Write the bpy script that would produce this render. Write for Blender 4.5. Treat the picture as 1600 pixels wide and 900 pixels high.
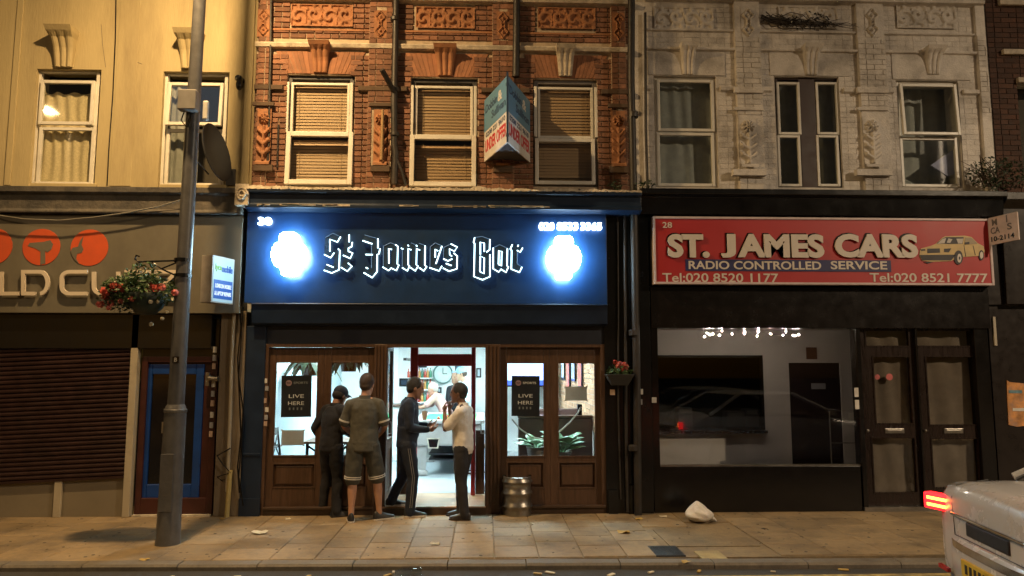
import bpy, bmesh, math, random
from mathutils import Vector, Matrix, Euler
R = math.radians
random.seed(7)
for o in list(bpy.data.objects): bpy.data.objects.remove(o)
scn = bpy.context.scene
col = scn.collection
# ------------------------------------------------------------------ camera
CAM = Vector((0.0, -9.7, 1.85)); FPX = 1155.0
PITCH, YAW = 6.2, -2.08
cd = bpy.data.cameras.new('camera'); cam = bpy.data.objects.new('camera', cd); col.objects.link(cam)
cd.sensor_width = 36; cd.lens = 36 * FPX / 1600; cd.clip_start = .05; cd.clip_end = 800
cam.location = CAM; cam.rotation_euler = (R(90 + PITCH), 0, R(YAW)); scn.camera = cam
# ------------------------------------------------------------------ night sky
w = bpy.data.worlds.new('World'); scn.world = w; w.use_nodes = True
wn = w.node_tree; bg = wn.nodes['Background']
sky = wn.nodes.new('ShaderNodeTexSky'); sky.sky_type = 'NISHITA'; sky.sun_disc = False
SUN_EL, SUN_ROT = 3.0, 200.0
sky.sun_elevation = R(SUN_EL); sky.sun_rotation = R(SUN_ROT)
wn.links.new(sky.outputs[0], bg.inputs[0]); bg.inputs[1].default_value = 0.010
sl = bpy.data.lights.new('moon', 'SUN'); sl.energy = 0.02; sl.angle = R(12); sl.color = (.8, .88, 1)
so = bpy.data.objects.new('moon', sl); col.objects.link(so)
so.rotation_euler = (R(60), 0, R(-25))
# ------------------------------------------------------------------ exposure / render
vs = scn.view_settings; vs.view_transform = 'Standard'; vs.look = 'None'; vs.exposure = 0.15; vs.gamma = 1; vs.use_curve_mapping = False
scn.cycles.use_denoising = True
scn.cycles.max_bounces = 6; scn.cycles.diffuse_bounces = 3; scn.cycles.glossy_bounces = 3
scn.cycles.transparent_max_bounces = 16; scn.cycles.transmission_bounces = 4
scn.cycles.sample_clamp_indirect = 6; scn.cycles.caustics_reflective = False; scn.cycles.caustics_refractive = False
# ------------------------------------------------------------------ pixels of the photograph to places
ROT = Euler((R(90 + PITCH), 0, R(YAW))).to_matrix()
def ray(px, py): return ROT @ Vector(((px - 800) / FPX, (450 - py) / FPX, -1))
def at(px, py, Y=0.0):
    d = ray(px, py); t = (Y - CAM.y) / d.y; p = CAM + d * t; return p.x, p.z
def gnd(px, py, Z=0.0):
    d = ray(px, py); t = (Z - CAM.z) / d.z; p = CAM + d * t; return p.x, p.y
def rc(x0, x1, y0, y1, Y=0.0):
    my, mx = (y0 + y1) / 2, (x0 + x1) / 2
    return at(x0, my, Y)[0], at(x1, my, Y)[0], at(mx, y1, Y)[1], at(mx, y0, Y)[1]   # X0 X1 Z0 Z1
# ------------------------------------------------------------------ materials
MATS = {}
def mat(name, colr, rough=.6, metal=0., var=.18, scale=6., bump=.0, bscale=60., dirt=None, dscale=1.3, damt=.5, spec=.5, piece=0., coat=0., stretch=None, sss=0.):
    if name in MATS: return MATS[name]
    m = bpy.data.materials.new(name); m.use_nodes = True; n = m.node_tree.nodes; l = m.node_tree.links
    b = n['Principled BSDF']; b.inputs['Roughness'].default_value = rough; b.inputs['Metallic'].default_value = metal
    b.inputs['Specular IOR Level'].default_value = spec; b.inputs['Coat Weight'].default_value = coat
    if sss: b.inputs['Subsurface Weight'].default_value = sss; b.inputs['Subsurface Radius'].default_value = (.02, .008, .004)
    g = n.new('ShaderNodeNewGeometry'); vec = g.outputs['Position']
    if stretch:
        mp = n.new('ShaderNodeVectorMath'); mp.operation = 'MULTIPLY'; mp.inputs[1].default_value = stretch
        l.new(vec, mp.inputs[0]); vec = mp.outputs[0]
    nz = n.new('ShaderNodeTexNoise'); nz.inputs['Scale'].default_value = scale; nz.inputs['Detail'].default_value = 6; nz.inputs['Roughness'].default_value = .65
    l.new(vec, nz.inputs['Vector'])
    mr = n.new('ShaderNodeMapRange'); mr.inputs[1].default_value = .3; mr.inputs[2].default_value = .7
    mr.inputs[3].default_value = 1 - var; mr.inputs[4].default_value = 1 + var; l.new(nz.outputs[0], mr.inputs[0])
    fac = mr.outputs[0]
    if piece:
        oi = n.new('ShaderNodeObjectInfo'); ad = n.new('ShaderNodeMath'); ad.operation = 'ADD'
        l.new(oi.outputs['Random'], ad.inputs[0]); l.new(g.outputs['Random Per Island'], ad.inputs[1])
        fr = n.new('ShaderNodeMath'); fr.operation = 'FRACT'; l.new(ad.outputs[0], fr.inputs[0])
        m2 = n.new('ShaderNodeMapRange'); m2.inputs[3].default_value = 1 - piece; m2.inputs[4].default_value = 1 + piece; l.new(fr.outputs[0], m2.inputs[0])
        mu = n.new('ShaderNodeMath'); mu.operation = 'MULTIPLY'; l.new(fac, mu.inputs[0]); l.new(m2.outputs[0], mu.inputs[1]); fac = mu.outputs[0]
    vm = n.new('ShaderNodeVectorMath'); vm.operation = 'SCALE'; vm.inputs[0].default_value = colr[:3]; l.new(fac, vm.inputs['Scale'])
    out = vm.outputs[0]
    if dirt:
        dz = n.new('ShaderNodeTexNoise'); dz.inputs['Scale'].default_value = dscale; dz.inputs['Detail'].default_value = 8; dz.inputs['Roughness'].default_value = .7
        l.new(vec, dz.inputs['Vector'])
        dr = n.new('ShaderNodeMapRange'); dr.inputs[1].default_value = .45; dr.inputs[2].default_value = .72; dr.inputs[3].default_value = 0; dr.inputs[4].default_value = damt
        l.new(dz.outputs[0], dr.inputs[0])
        mx = n.new('ShaderNodeMix'); mx.data_type = 'RGBA'; l.new(dr.outputs[0], mx.inputs[0]); l.new(out, mx.inputs[6]); mx.inputs[7].default_value = (*dirt, 1)
        out = mx.outputs[2]
    l.new(out, b.inputs['Base Color'])
    r2 = n.new('ShaderNodeMapRange'); r2.inputs[1].default_value = .25; r2.inputs[2].default_value = .75; r2.inputs[3].default_value = max(.02, rough - min(.12, rough * .22)); r2.inputs[4].default_value = min(1, rough + min(.12, rough * .22))
    l.new(nz.outputs[0], r2.inputs[0]); l.new(r2.outputs[0], b.inputs['Roughness'])
    if bump:
        bz = n.new('ShaderNodeTexNoise'); bz.inputs['Scale'].default_value = bscale; bz.inputs['Detail'].default_value = 5; l.new(vec, bz.inputs['Vector'])
        bp = n.new('ShaderNodeBump'); bp.inputs['Strength'].default_value = bump; bp.inputs['Distance'].default_value = .02
        l.new(bz.outputs[0], bp.inputs['Height']); l.new(bp.outputs[0], b.inputs['Normal'])
    MATS[name] = m; return m
def emi(name, colr, st):
    if name in MATS: return MATS[name]
    m = bpy.data.materials.new(name); m.use_nodes = True; n = m.node_tree.nodes; b = n['Principled BSDF']
    b.inputs['Base Color'].default_value = (*[c * .35 for c in colr], 1)
    b.inputs['Emission Color'].default_value = (*colr, 1); b.inputs['Emission Strength'].default_value = st
    MATS[name] = m; return m
def papermat(name, colr, tr=.5):
    m = bpy.data.materials.new(name); m.use_nodes = True; n = m.node_tree.nodes; l = m.node_tree.links; n.remove(n['Principled BSDF'])
    d = n.new('ShaderNodeBsdfDiffuse'); t = n.new('ShaderNodeBsdfTranslucent'); x = n.new('ShaderNodeMixShader'); nz = n.new('ShaderNodeTexNoise'); nz.inputs['Scale'].default_value = 12
    vm = n.new('ShaderNodeMix'); vm.data_type = 'RGBA'; vm.inputs[6].default_value = (*[c * .8 for c in colr], 1); vm.inputs[7].default_value = (*colr, 1); l.new(nz.outputs[0], vm.inputs[0])
    l.new(vm.outputs[2], d.inputs[0]); l.new(vm.outputs[2], t.inputs[0]); x.inputs[0].default_value = tr; l.new(d.outputs[0], x.inputs[1]); l.new(t.outputs[0], x.inputs[2]); l.new(x.outputs[0], n['Material Output'].inputs[0]); MATS[name] = m; return m
def glassmat(name, tint=(.9, .95, .95), refl=1.0, rough=.02):
    if name in MATS: return MATS[name]
    m = bpy.data.materials.new(name); m.use_nodes = True; n = m.node_tree.nodes; l = m.node_tree.links
    n.remove(n['Principled BSDF']); o = n['Material Output']
    t = n.new('ShaderNodeBsdfTransparent'); t.inputs[0].default_value = (*tint, 1)
    gl = n.new('ShaderNodeBsdfGlossy'); gl.inputs['Roughness'].default_value = rough
    fr = n.new('ShaderNodeFresnel'); gg = n.new('ShaderNodeNewGeometry'); mi = n.new('ShaderNodeMapRange'); mi.inputs[3].default_value = 1.5; mi.inputs[4].default_value = 1 / 1.5; l.new(gg.outputs['Backfacing'], mi.inputs[0]); l.new(mi.outputs[0], fr.inputs[0])
    mm = n.new('ShaderNodeMath'); mm.operation = 'MULTIPLY'; mm.inputs[1].default_value = refl; l.new(fr.outputs[0], mm.inputs[0])
    mx = n.new('ShaderNodeMixShader'); l.new(mm.outputs[0], mx.inputs[0]); l.new(t.outputs[0], mx.inputs[1]); l.new(gl.outputs[0], mx.inputs[2])
    l.new(mx.outputs[0], o.inputs[0]); MATS[name] = m; return m
# palette
cream = mat('cream_render', (.48, .395, .215), .75, var=.12, scale=3, bump=.2, bscale=40, dirt=(.17, .13, .075), dscale=1.5, damt=.7, stretch=(1.2, 1, .22))
brick = mat('red_brick', (.225, .108, .066), .85, var=.3, scale=14, bump=.5, bscale=70, dirt=(.07, .04, .03), dscale=1.1, damt=.65, piece=.35)
rub = mat('gauged_brick', (.31, .14, .075), .85, var=.2, scale=10, bump=.3, bscale=70, dirt=(.10, .05, .03), dscale=1.5, damt=.5, piece=.2)
mortar = mat('mortar', (.50, .40, .29), .95, var=.2, scale=20, bump=.4, bscale=120, dirt=(.12, .09, .07), dscale=1.2, damt=.6)
terra = mat('terracotta', (.36, .16, .075), .8, var=.2, scale=9, bump=.25, bscale=60, dirt=(.09, .05, .03), dscale=1.6, damt=.5)
stonew = mat('worn_white_stone', (.55, .48, .38), .8, var=.25, scale=12, bump=.4, bscale=60, dirt=(.12, .10, .08), dscale=4, damt=.7)
whitewall = mat('old_white_paint', (.66, .62, .57), .8, var=.12, scale=7, bump=.4, bscale=50, dirt=(.17, .145, .12), dscale=1.7, damt=.8, piece=.08)
upvc = mat('white_upvc', (.70, .68, .62), .4, var=.06, scale=5, dirt=(.35, .30, .22), dscale=3, damt=.3)
dgrey = mat('dark_grey_paint', (.045, .045, .05), .55, var=.2, bump=.1)
black = mat('black_paint', (.006, .006, .007), .24, var=.2, bump=.03, bscale=25, scale=4)
navy = mat('navy_paint', (.010, .040, .125), .34, var=.15, scale=4, bump=.05, bscale=14, dirt=(.012, .03, .07), dscale=3, damt=.5)
navyd = mat('dark_navy_paint', (.009, .020, .046), .36, var=.2, scale=5, bump=.08, bscale=20)
wood = mat('brown_stained_timber', (.080, .043, .026), .42, var=.35, scale=5, bump=.2, bscale=30, stretch=(7, 7, .7), dirt=(.05, .025, .012), dscale=1.2, damt=.5)
woodl = mat('pale_step_timber', (.36, .22, .12), .5, var=.3, scale=5, bump=.15, bscale=20, stretch=(.7, 6, 6), dirt=(.16, .1, .06), dscale=2, damt=.5)
redwood = mat('dark_red_painted_timber', (.30, .022, .028), .35, var=.15, scale=6)
taupe = mat('taupe_signboard', (.155, .14, .105), .6, var=.08, scale=2.2, dirt=(.075, .066, .05), dscale=1.8, damt=.45, stretch=(1, 1, .6))
rust = mat('maroon_shutter', (.030, .012, .011), .45, metal=.2, var=.3, scale=6, dirt=(.018, .010, .009), dscale=2.2, damt=.6)
steel = mat('brushed_steel', (.32, .30, .27), .34, metal=.9, var=.2, scale=9, bump=.1, dirt=(.1, .08, .06), dscale=4, damt=.5)
polegrey = mat('lamp_column_paint', (.10, .10, .105), .38, var=.2, scale=7, bump=.12, bscale=50, dirt=(.05, .045, .04), dscale=2, damt=.5)
tarmac = mat('tarmac', (.055, .052, .048), .8, var=.35, scale=60, bump=.7, bscale=220, dirt=(.03, .028, .026), dscale=.8, damt=.5)
paving = mat('pavement_concrete', (.25, .18, .095), .72, var=.22, scale=18, bump=.35, bscale=90, dirt=(.07, .055, .038), dscale=1.2, damt=.85)
slabm = mat('paving_stone', (.28, .203, .112), .66, var=.2, scale=16, bump=.3, bscale=110, dirt=(.07, .055, .038), dscale=1.6, damt=.8, piece=.17)
kerbm = mat('granite_kerb', (.17, .145, .11), .7, var=.25, scale=30, bump=.3, bscale=120, dirt=(.07, .06, .05), dscale=2, damt=.7, piece=.12)
lead = mat('lead_flashing', (.07, .065, .06), .7, var=.35, scale=5, bump=.5, bscale=25, dirt=(.20, .17, .13), dscale=3.5, damt=.6)
glass = glassmat('window_glass', (.96, .965, .96)); glassdark = glassmat('old_window_glass', (.93, .94, .92), 1.3, .03)
white_w = mat('bar_white_wall', (.78, .80, .80), .7, var=.05)
leafm = mat('leaf_green', (.05, .10, .03), .5, var=.4, scale=25, piece=.4)
leafd = mat('leaf_dark', (.02, .04, .015), .6, var=.4, scale=25, piece=.4)
# ------------------------------------------------------------------ mesh builder
class MB:
    def __init__(s): s.v = []; s.f = []
    def box(s, x0, x1, y0, y1, z0, z1):
        b = len(s.v); s.v += [(x0, y0, z0), (x1, y0, z0), (x1, y1, z0), (x0, y1, z0), (x0, y0, z1), (x1, y0, z1), (x1, y1, z1), (x0, y1, z1)]
        s.f += [[b + i for i in q] for q in ((0, 3, 2, 1), (4, 5, 6, 7), (0, 1, 5, 4), (1, 2, 6, 5), (2, 3, 7, 6), (3, 0, 4, 7))]; return s
    def frame(s, x0, x1, z0, z1, t, y0, y1, tb=None, tt=None):
        tb = t if tb is None else tb; tt = t if tt is None else tt
        s.box(x0, x0 + t, y0, y1, z0, z1); s.box(x1 - t, x1, y0, y1, z0, z1)
        s.box(x0 + t, x1 - t, y0 + .0012, y1 - .0012, z0, z0 + tb); s.box(x0 + t, x1 - t, y0 + .0012, y1 - .0012, z1 - tt, z1); return s
    def prism(s, poly, y0, y1):              # poly of (x,z), counter-clockwise seen from -Y
        b = len(s.v); n = len(poly)
        s.v += [(p[0], y0, p[1]) for p in poly] + [(p[0], y1, p[1]) for p in poly]
        s.f.append([b + i for i in range(n)]); s.f.append([b + n + i for i in reversed(range(n))])
        for i in range(n): j = (i + 1) % n; s.f.append([b + j, b + i, b + n + i, b + n + j])
        return s
    def profile(s, prof, x0, x1):            # prof of (y,z) swept along X
        b = len(s.v); n = len(prof)
        s.v += [(x0, p[0], p[1]) for p in prof] + [(x1, p[0], p[1]) for p in prof]
        s.f.append([b + i for i in range(n)]); s.f.append([b + n + i for i in reversed(range(n))])
        for i in range(n): j = (i + 1) % n; s.f.append([b + j, b + i, b + n + i, b + n + j])
        return s
    def rings(s, rings, cap=True, close=False):
        b = len(s.v); n = len(rings[0]); k = len(rings)
        for r in rings: s.v += [tuple(p) for p in r]
        for a in range(k - 1 + (1 if close else 0)):
            c = (a + 1) % k
            for i in range(n):
                j = (i + 1) % n; s.f.append([b + a * n + i, b + a * n + j, b + c * n + j, b + c * n + i])
        if cap and not close:
            s.f.append([b + i for i in reversed(range(n))]); s.f.append([b + (k - 1) * n + i for i in range(n)])
        return s
    def tube(s, pts, r, n=8, cap=True):
        pts = [Vector(p) for p in pts]; rs = r if isinstance(r, (list, tuple)) else [r] * len(pts); out = []
        up = None
        for i, p in enumerate(pts):
            t = (pts[min(i + 1, len(pts) - 1)] - pts[max(i - 1, 0)]).normalized()
            if up is None: up = Vector((0, 0, 1)) if abs(t.z) < .9 else Vector((0, 1, 0))
            u = up.cross(t)
            if u.length < 1e-4: u = Vector((1, 0, 0)).cross(t)
            u.normalize(); v = t.cross(u); up = v
            out.append([p + (u * math.cos(a) + v * math.sin(a)) * rs[i] for a in (2 * math.pi * k / n for k in range(n))])
        return s.rings(out, cap)
    def lathe(s, prof, c, n=24, axis='z'):
        out = []
        for r_, h in prof:
            ring = []
            for k in range(n):
                a = 2 * math.pi * k / n; x, y = r_ * math.cos(a), r_ * math.sin(a)
                ring.append((c[0] + x, c[1] + y, c[2] + h) if axis == 'z' else ((c[0] + x, c[1] + h, c[2] + y) if axis == 'y' else (c[0] + h, c[1] + x, c[2] + y)))
            out.append(ring)
        return s.rings(out, cap=prof[0] != prof[-1], close=False)
    def ball(s, c, r, n=10, sc=(1, 1, 1)):
        prof = [(max(.001, math.sin(math.pi * i / n)) * r, -math.cos(math.pi * i / n) * r) for i in range(n + 1)]
        b = len(s.v); s.lathe(prof, (0, 0, 0), max(8, n + 2))
        for i in range(b, len(s.v)):
            x, y, z = s.v[i]; s.v[i] = (c[0] + x * sc[0], c[1] + y * sc[1], c[2] + z * sc[2])
        return s
    def quad(s, *p): b = len(s.v); s.v += [tuple(q) for q in p]; s.f.append([b + i for i in range(len(p))]); return s
    def grid(s, fn, nu, nv):
        b = len(s.v)
        for j in range(nv + 1):
            for i in range(nu + 1): s.v.append(tuple(fn(i / nu, j / nv)))
        for j in range(nv):
            for i in range(nu): a = b + j * (nu + 1) + i; s.f.append([a, a + 1, a + nu + 2, a + nu + 1])
        return s
    def xf(s, M, start=0):
        for i in range(start, len(s.v)): s.v[i] = tuple(M @ Vector(s.v[i]))
        return s
    def mesh(s, name, off=None, smooth=False):
        me = bpy.data.meshes.new(name); vv = s.v if off is None else [(a - off[0], b - off[1], c - off[2]) for a, b, c in s.v]
        me.from_pydata(vv, [], s.f); me.validate()
        if smooth: me.polygons.foreach_set('use_smooth', [True] * len(me.polygons))
        return me
    def build(s, name, m, parent=None, smooth=False, bevel=0, local=False, fix=False):
        off = None
        if parent is not None and not local: off = worldloc(parent)
        me = s.mesh(name, off, smooth)
        if fix:
            bm = bmesh.new(); bm.from_mesh(me); bmesh.ops.recalc_face_normals(bm, faces=bm.faces); bm.to_mesh(me); bm.free()
        me.materials.append(m); o = bpy.data.objects.new(name, me); col.objects.link(o)
        if parent is not None: o.parent = parent
        if smooth and not bevel: me.set_sharp_from_angle(angle=R(45))
        if bevel:
            bv = o.modifiers.new('edge', 'BEVEL'); bv.width = bevel; bv.segments = 2; bv.limit_method = 'ANGLE'; bv.angle_limit = R(40)
        return o
def worldloc(o):
    p = Vector((0, 0, 0))
    while o is not None: p = p + o.location; o = o.parent
    return p
def thing(name, label, cat, loc=(0, 0, 0), rz=0, group=None, kind=None):
    o = bpy.data.objects.new(name, None); col.objects.link(o); o.empty_display_size = .1
    o.location = loc; o.rotation_euler = (0, 0, rz); tag(o, label, cat, group, kind); return o
def tag(o, label=None, cat=None, group=None, kind=None):
    if label: o['label'] = label
    if cat: o['category'] = cat
    if group: o['group'] = group
    if kind: o['kind'] = kind
    return o
def box(name, x0, x1, y0, y1, z0, z1, m, parent=None, bevel=0): return MB().box(x0, x1, y0, y1, z0, z1).build(name, m, parent, bevel=bevel)
def pbox(name, px, Y0, Y1, m, parent=None, bevel=0, Yp=None):     # box whose front face covers a pixel rectangle on plane Yp
    X0, X1, Z0, Z1 = rc(*px, Y0 if Yp is None else Yp); return box(name, X0, X1, Y0, Y1, Z0, Z1, m, parent, bevel)
def textmesh(s, bold=0., ext=0.):
    c = bpy.data.curves.new('txt', 'FONT'); c.body = s; c.offset = bold; c.extrude = ext; c.resolution_u = 4
    o = bpy.data.objects.new('txt', c); col.objects.link(o)
    dg = bpy.context.evaluated_depsgraph_get(); me = bpy.data.meshes.new_from_object(o.evaluated_get(dg))
    bpy.data.objects.remove(o); bpy.data.curves.remove(c); return me
def text(name, s, O, U, V, N, m, parent, bold=.01, depth=.004, inset=0.):
    """letters of s filling the parallelogram O, O+U, O+U+V, raised along N by depth"""
    me = textmesh(s, bold, .1); O, U, V, N = Vector(O), Vector(U), Vector(V), Vector(N).normalized()
    xs = [v.co.x for v in me.vertices]; ys = [v.co.y for v in me.vertices]
    x0, x1, y0, y1 = min(xs), max(xs), min(ys), max(ys); off = worldloc(parent) if parent else Vector()
    for v in me.vertices:
        p = O + U * ((v.co.x - x0) / (x1 - x0)) + V * ((v.co.y - y0) / (y1 - y0)) + N * (depth if v.co.z > 0 else -.002)
        v.co = p - off
    me.materials.clear(); me.materials.append(m); o = bpy.data.objects.new(name, me); col.objects.link(o)
    if parent: o.parent = parent
    return o
def ptext(name, s, px, Y, m, parent, bold=.01, depth=.004):
    X0, X1, Z0, Z1 = rc(*px, Y); return text(name, s, (X0, Y, Z0), (X1 - X0, 0, 0), (0, 0, Z1 - Z0), (0, -1, 0), m, parent, bold, depth)
UNIT = MB()
def unit_brick():
    b = .06; bz = .12; pts = []
    f = [(-.5, -.5), (.5, -.5), (.5, .5), (-.5, .5)]
    r1 = [(x, .5, z) for x, z in f]; r2 = [(x, -.2, z) for x, z in f]
    r3 = [(x * (1 - b * .6), -.5, z * (1 - bz)) for x, z in f]
    return MB().rings([r1, r2, r3]).mesh('brick')
BRICK = unit_brick()
def inst(name, me, m, loc, sc, parent, rot=(0, 0, 0)):
    o = bpy.data.objects.new(name, me); col.objects.link(o)
    if not me.materials: me.materials.append(m)
    o.location = Vector(loc) - (worldloc(parent) if parent else Vector()); o.scale = sc; o.rotation_euler = rot; o.parent = parent; return o
def lay_bricks(x0, x1, z0, z1, holes, course=.075, ln=.225, flemish=True):
    out = []; k = 0; z = z0
    while z < z1 - .02:
        x = x0 - random.random() * .01 - (ln * .5 if k % 2 else 0); i = 0; zt = min(z + course - .011, z1)
        while x < x1:
            L = ln if (not flemish or (i + k) % 2) else ln * .5
            a, b = max(x, x0), min(x + L - .011, x1); segs = [(a, b)] if b - a > .02 else []
            for h in holes:
                if h[2] < zt - .01 and h[3] > z + .01:
                    ns = []
                    for s in segs:
                        if h[1] <= s[0] or h[0] >= s[1]: ns.append(s); continue
                        if h[0] - s[0] > .025: ns.append((s[0], h[0]))
                        if s[1] - h[1] > .025: ns.append((h[1], s[1]))
                    segs = ns
            out += [(s[0], s[1], z, zt) for s in segs]
            x += L; i += 1
        z += course; k += 1
    return out
def bricks_to(parent, lst, Y, m, maxn, proud=.0045, dark=None):
    lst = sorted(lst, key=lambda b: -(b[1] - b[0]) * (b[3] - b[2]) / ((b[2] - 1.8) ** 2 + b[0] ** 2 + 90)); rest = MB()
    for i, (a, b, c, d) in enumerate(lst):
        cx, cz = (a + b) / 2, (c + d) / 2; dp = proud * random.uniform(.6, 1.4); sc = (b - a, .03 + dp, d - c)
        ro = (0, random.gauss(0, .006), random.gauss(0, .01))
        if i < maxn: inst('brick', BRICK, m, (cx, Y - dp / 2, cz), sc, parent, ro)
        else:
            Mx = Matrix.Translation((cx, Y - dp / 2, cz)) @ Euler(ro).to_matrix().to_4x4() @ Matrix.Diagonal((*sc, 1))
            st = len(rest.v); rest.v += [tuple(Mx @ v.co) for v in BRICK.vertices]; rest.f += [[st + i for i in p.vertices] for p in BRICK.polygons]
    if rest.v: tag(rest.build('brickwork', m, parent), kind='stuff')
def wall_with_holes(name, x0, x1, z0, z1, holes, y0, y1, m, parent=None):
    """solid wall cut into boxes round its openings"""
    xs = sorted({x0, x1, *[min(max(h[i], x0), x1) for h in holes for i in (0, 1)]}); b = MB(); 
    for a, c in zip(xs, xs[1:]):
        if c - a < 1e-4: continue
        cuts = sorted([(h[2], h[3]) for h in holes if h[0] < (a + c) / 2 < h[1]]); z = z0
        for lo, hi in cuts:
            if lo > z: b.box(a, c, y0, y1, z, lo)
            z = max(z, hi)
        if z < z1: b.box(a, c, y0, y1, z, z1)
    return b.build(name, m, parent)
def relief(kind, px, Y, depth, m, parent, name='relief_panel', back=True):
    X0, X1, Z0, Z1 = rc(*px, Y); W, H = X1 - X0, Z1 - Z0
    sm = lambda a, b, t: (lambda q: q * q * (3 - 2 * q))(min(1, max(0, (t - a) / (b - a))))
    def h(u, v):
        x, z = u * W, v * H; e = min(x, W - x, z, H - z)
        rim = 1 - sm(.010, .02, e) if kind == 'scroll' else 0
        if kind == 'scroll':
            n = 4; cw = W / n; i = min(n - 1, int(x / cw)); cx = (i + .5) * cw; cz = H * (.5 + (.08 if i % 2 else -.08))
            dx, dz = x - cx, (z - cz) * (1 if i % 2 else -1); r = math.hypot(dx, dz); th = math.atan2(dz, dx)
            sp = sm(-.1, .7, math.cos(r / H * 15 - th)) * sm(0, .1, .62 * H - r)
            lf = sm(.2, .8, math.sin(7 * th + 3 * i)) * sm(.25 * H, .4 * H, r) * .8
            return max(rim * .7, sp, lf)
        if kind == 'lozenge':
            dx = abs(u - .5) * 2; q = abs(((v * 2) % 1) - .5) * 2; d = dx + q * .9
            return max(sm(.12, .04, abs(d - .75)) , sm(.3, .15, d) * .9, sm(.1, .03, abs(dx - .25)) * sm(.2, .1, abs(v - .5)))
        if kind == 'flower':
            x2, z2 = (u - .5) * W, (v - .82) * H; r = math.hypot(x2, z2); th = math.atan2(z2, x2); rr = W * .42
            fl = sm(rr, rr * .8, r) * (.6 + .4 * math.cos(9 * th)) + sm(rr * .4, rr * .3, r) * .4
            st = sm(.10, .05, abs(u - .5)) * (1 if .08 < v < .7 else 0)
            lf = 0
            for k in range(3):
                vz = .18 + k * .18; dz = v - vz - abs(u - .5) * .22; lf = max(lf, sm(.055, .02, abs(dz)) * sm(.5, .42, abs(u - .5)))
            bs = sm(.08, .05, v)
            return max(fl, st, lf, bs)
        return 0
    nu, nv = max(12, int(W / .011)), max(12, int(H / .011))
    b = MB(); b.grid(lambda u, v: (X0 + u * W, Y - depth * h(u, v), Z0 + v * H), nu, nv)
    return b.build(name, m, parent, smooth=True)
def keystone(px, Y, m, parent, depth=.13, name='keystone'):
    X0, X1, Z0, Z1 = rc(*px, Y); b = MB(); rings = []; cx = (X0 + X1) / 2; hw = (X1 - X0) / 2
    for k in range(9):
        t = k / 8; wd = hw * (.72 + .28 * t); dp = depth * (.30 + .25 * t + .45 * max(0, t - .45) / .55)
        if k == 8: dp *= 1.25; wd *= 1.12
        if k == 7: dp *= 1.22; wd *= 1.1
        z = Z0 + (Z1 - Z0) * (t if k < 7 else (.88 if k == 7 else 1)); ring = [(cx - wd, Y + .02, z)]
        for i in range(13):
            u = i / 12; fl = .022 * abs(math.sin(u * math.pi * 3)) if k < 7 else .015
            ring.append((cx - wd + 2 * wd * u, Y - dp + (.022 - fl), z))
        ring.append((cx + wd, Y + .02, z)); rings.append(ring)
    return b.rings(rings).build(name, m, parent, smooth=False, fix=True)
# =================================================================== the setting: ground, road, pavement, kerb
def kerbY(x): return -2.40 - .022 * (x + 1)
tag(MB().box(-150, 150, -150, 150, -.6, -.30).build('ground', tarmac), kind='structure')
rd = MB().box(-60, 60, -9.3, -2.2, -.29, -.056).build('road', tarmac); tag(rd, kind='structure')
tag(MB().box(-60, 60, -16, -9.32, -.28, -.005).build('far_pavement', paving), kind='structure')
pv = MB().box(-60, 60, -2.2, 7.4, -.29, -.012).build('pavement', paving); tag(pv, kind='structure')
me_slab = {}
def slab(x0, x1, y0, y1, z=0.):
    key = (round(x1 - x0, 3), round(y1 - y0, 3))
    if key not in me_slab:
        hx, hy = key[0] / 2, key[1] / 2; c = .006; f = [(-1, -1), (1, -1), (1, 1), (-1, 1)]
        b = MB().rings([[(a * hx, d * hy, -.05) for a, d in f], [(a * hx, d * hy, -.006) for a, d in f], [(a * (hx - c), d * (hy - c), 0) for a, d in f]])
        me_slab[key] = b.mesh('paving_slab')
    o = inst('paving_slab', me_slab[key], slabm, ((x0 + x1) / 2, (y0 + y1) / 2, z), (1, 1, 1), pv, (random.gauss(0, .0022), random.gauss(0, .0018), 0)); return o
x = -7.6; c = 0
while x < 7.6:
    wd = .55 if not -2.2 < x < 1.7 else .44
    gap = .004 if not -2.3 < x < 1.7 else .009
    ys = [-2.18, -1.72, -1.26, -.80, -.36, .02] if c % 2 else [-2.18, -1.52, -1.04, -.58, .02]
    for a, b in zip(ys, ys[1:]):
        mx = (x + wd / 2)
        if 2.05 < mx < 2.75 and a < -1.0 and b > -1.75: continue
        slab(x + gap / 2, x + wd - gap / 2, a + gap / 2, b - gap / 2, random.uniform(-.0015, .0015))
    x += wd; c += 1
gum = MB(); rg = random.Random(77)
for _ in range(260):
    gx, gy, gr = rg.uniform(-6.5, 6), rg.uniform(-2.15, -.05), rg.uniform(.007, .02); gum.lathe([(gr, 0), (gr * .8, .0025)], (gx, gy, .001), 9)
tag(gum.build('trodden_gum', mat('gum_spot', (.10, .085, .06), .8, piece=.6), pv), kind='stuff')
# iron covers let into the pavement
gx0, gy1 = gnd(1008, 853); gx1, gy0 = gnd(1072, 868)
ir = MB().box(1.95, 2.9, -1.78, -.95, -.05, -.004).build('concrete_surround', paving, pv)
ic = MB().box(gx0 + .02, gx1, gy0, gy1, -.03, .002).build('manhole_cover', mat('cast_iron', (.035, .037, .04), .5, .4, var=.3, bump=.6, bscale=140), pv, bevel=.004)
hx0, hy1 = gnd(1084, 861); hx1, hy0 = gnd(1138, 873)
MB().box(hx0, hx1, hy0, hy1, -.03, .002).build('access_cover', mat('sandy_patch', (.36, .28, .13), .8, var=.3, bump=.4), pv, bevel=.004)
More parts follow.
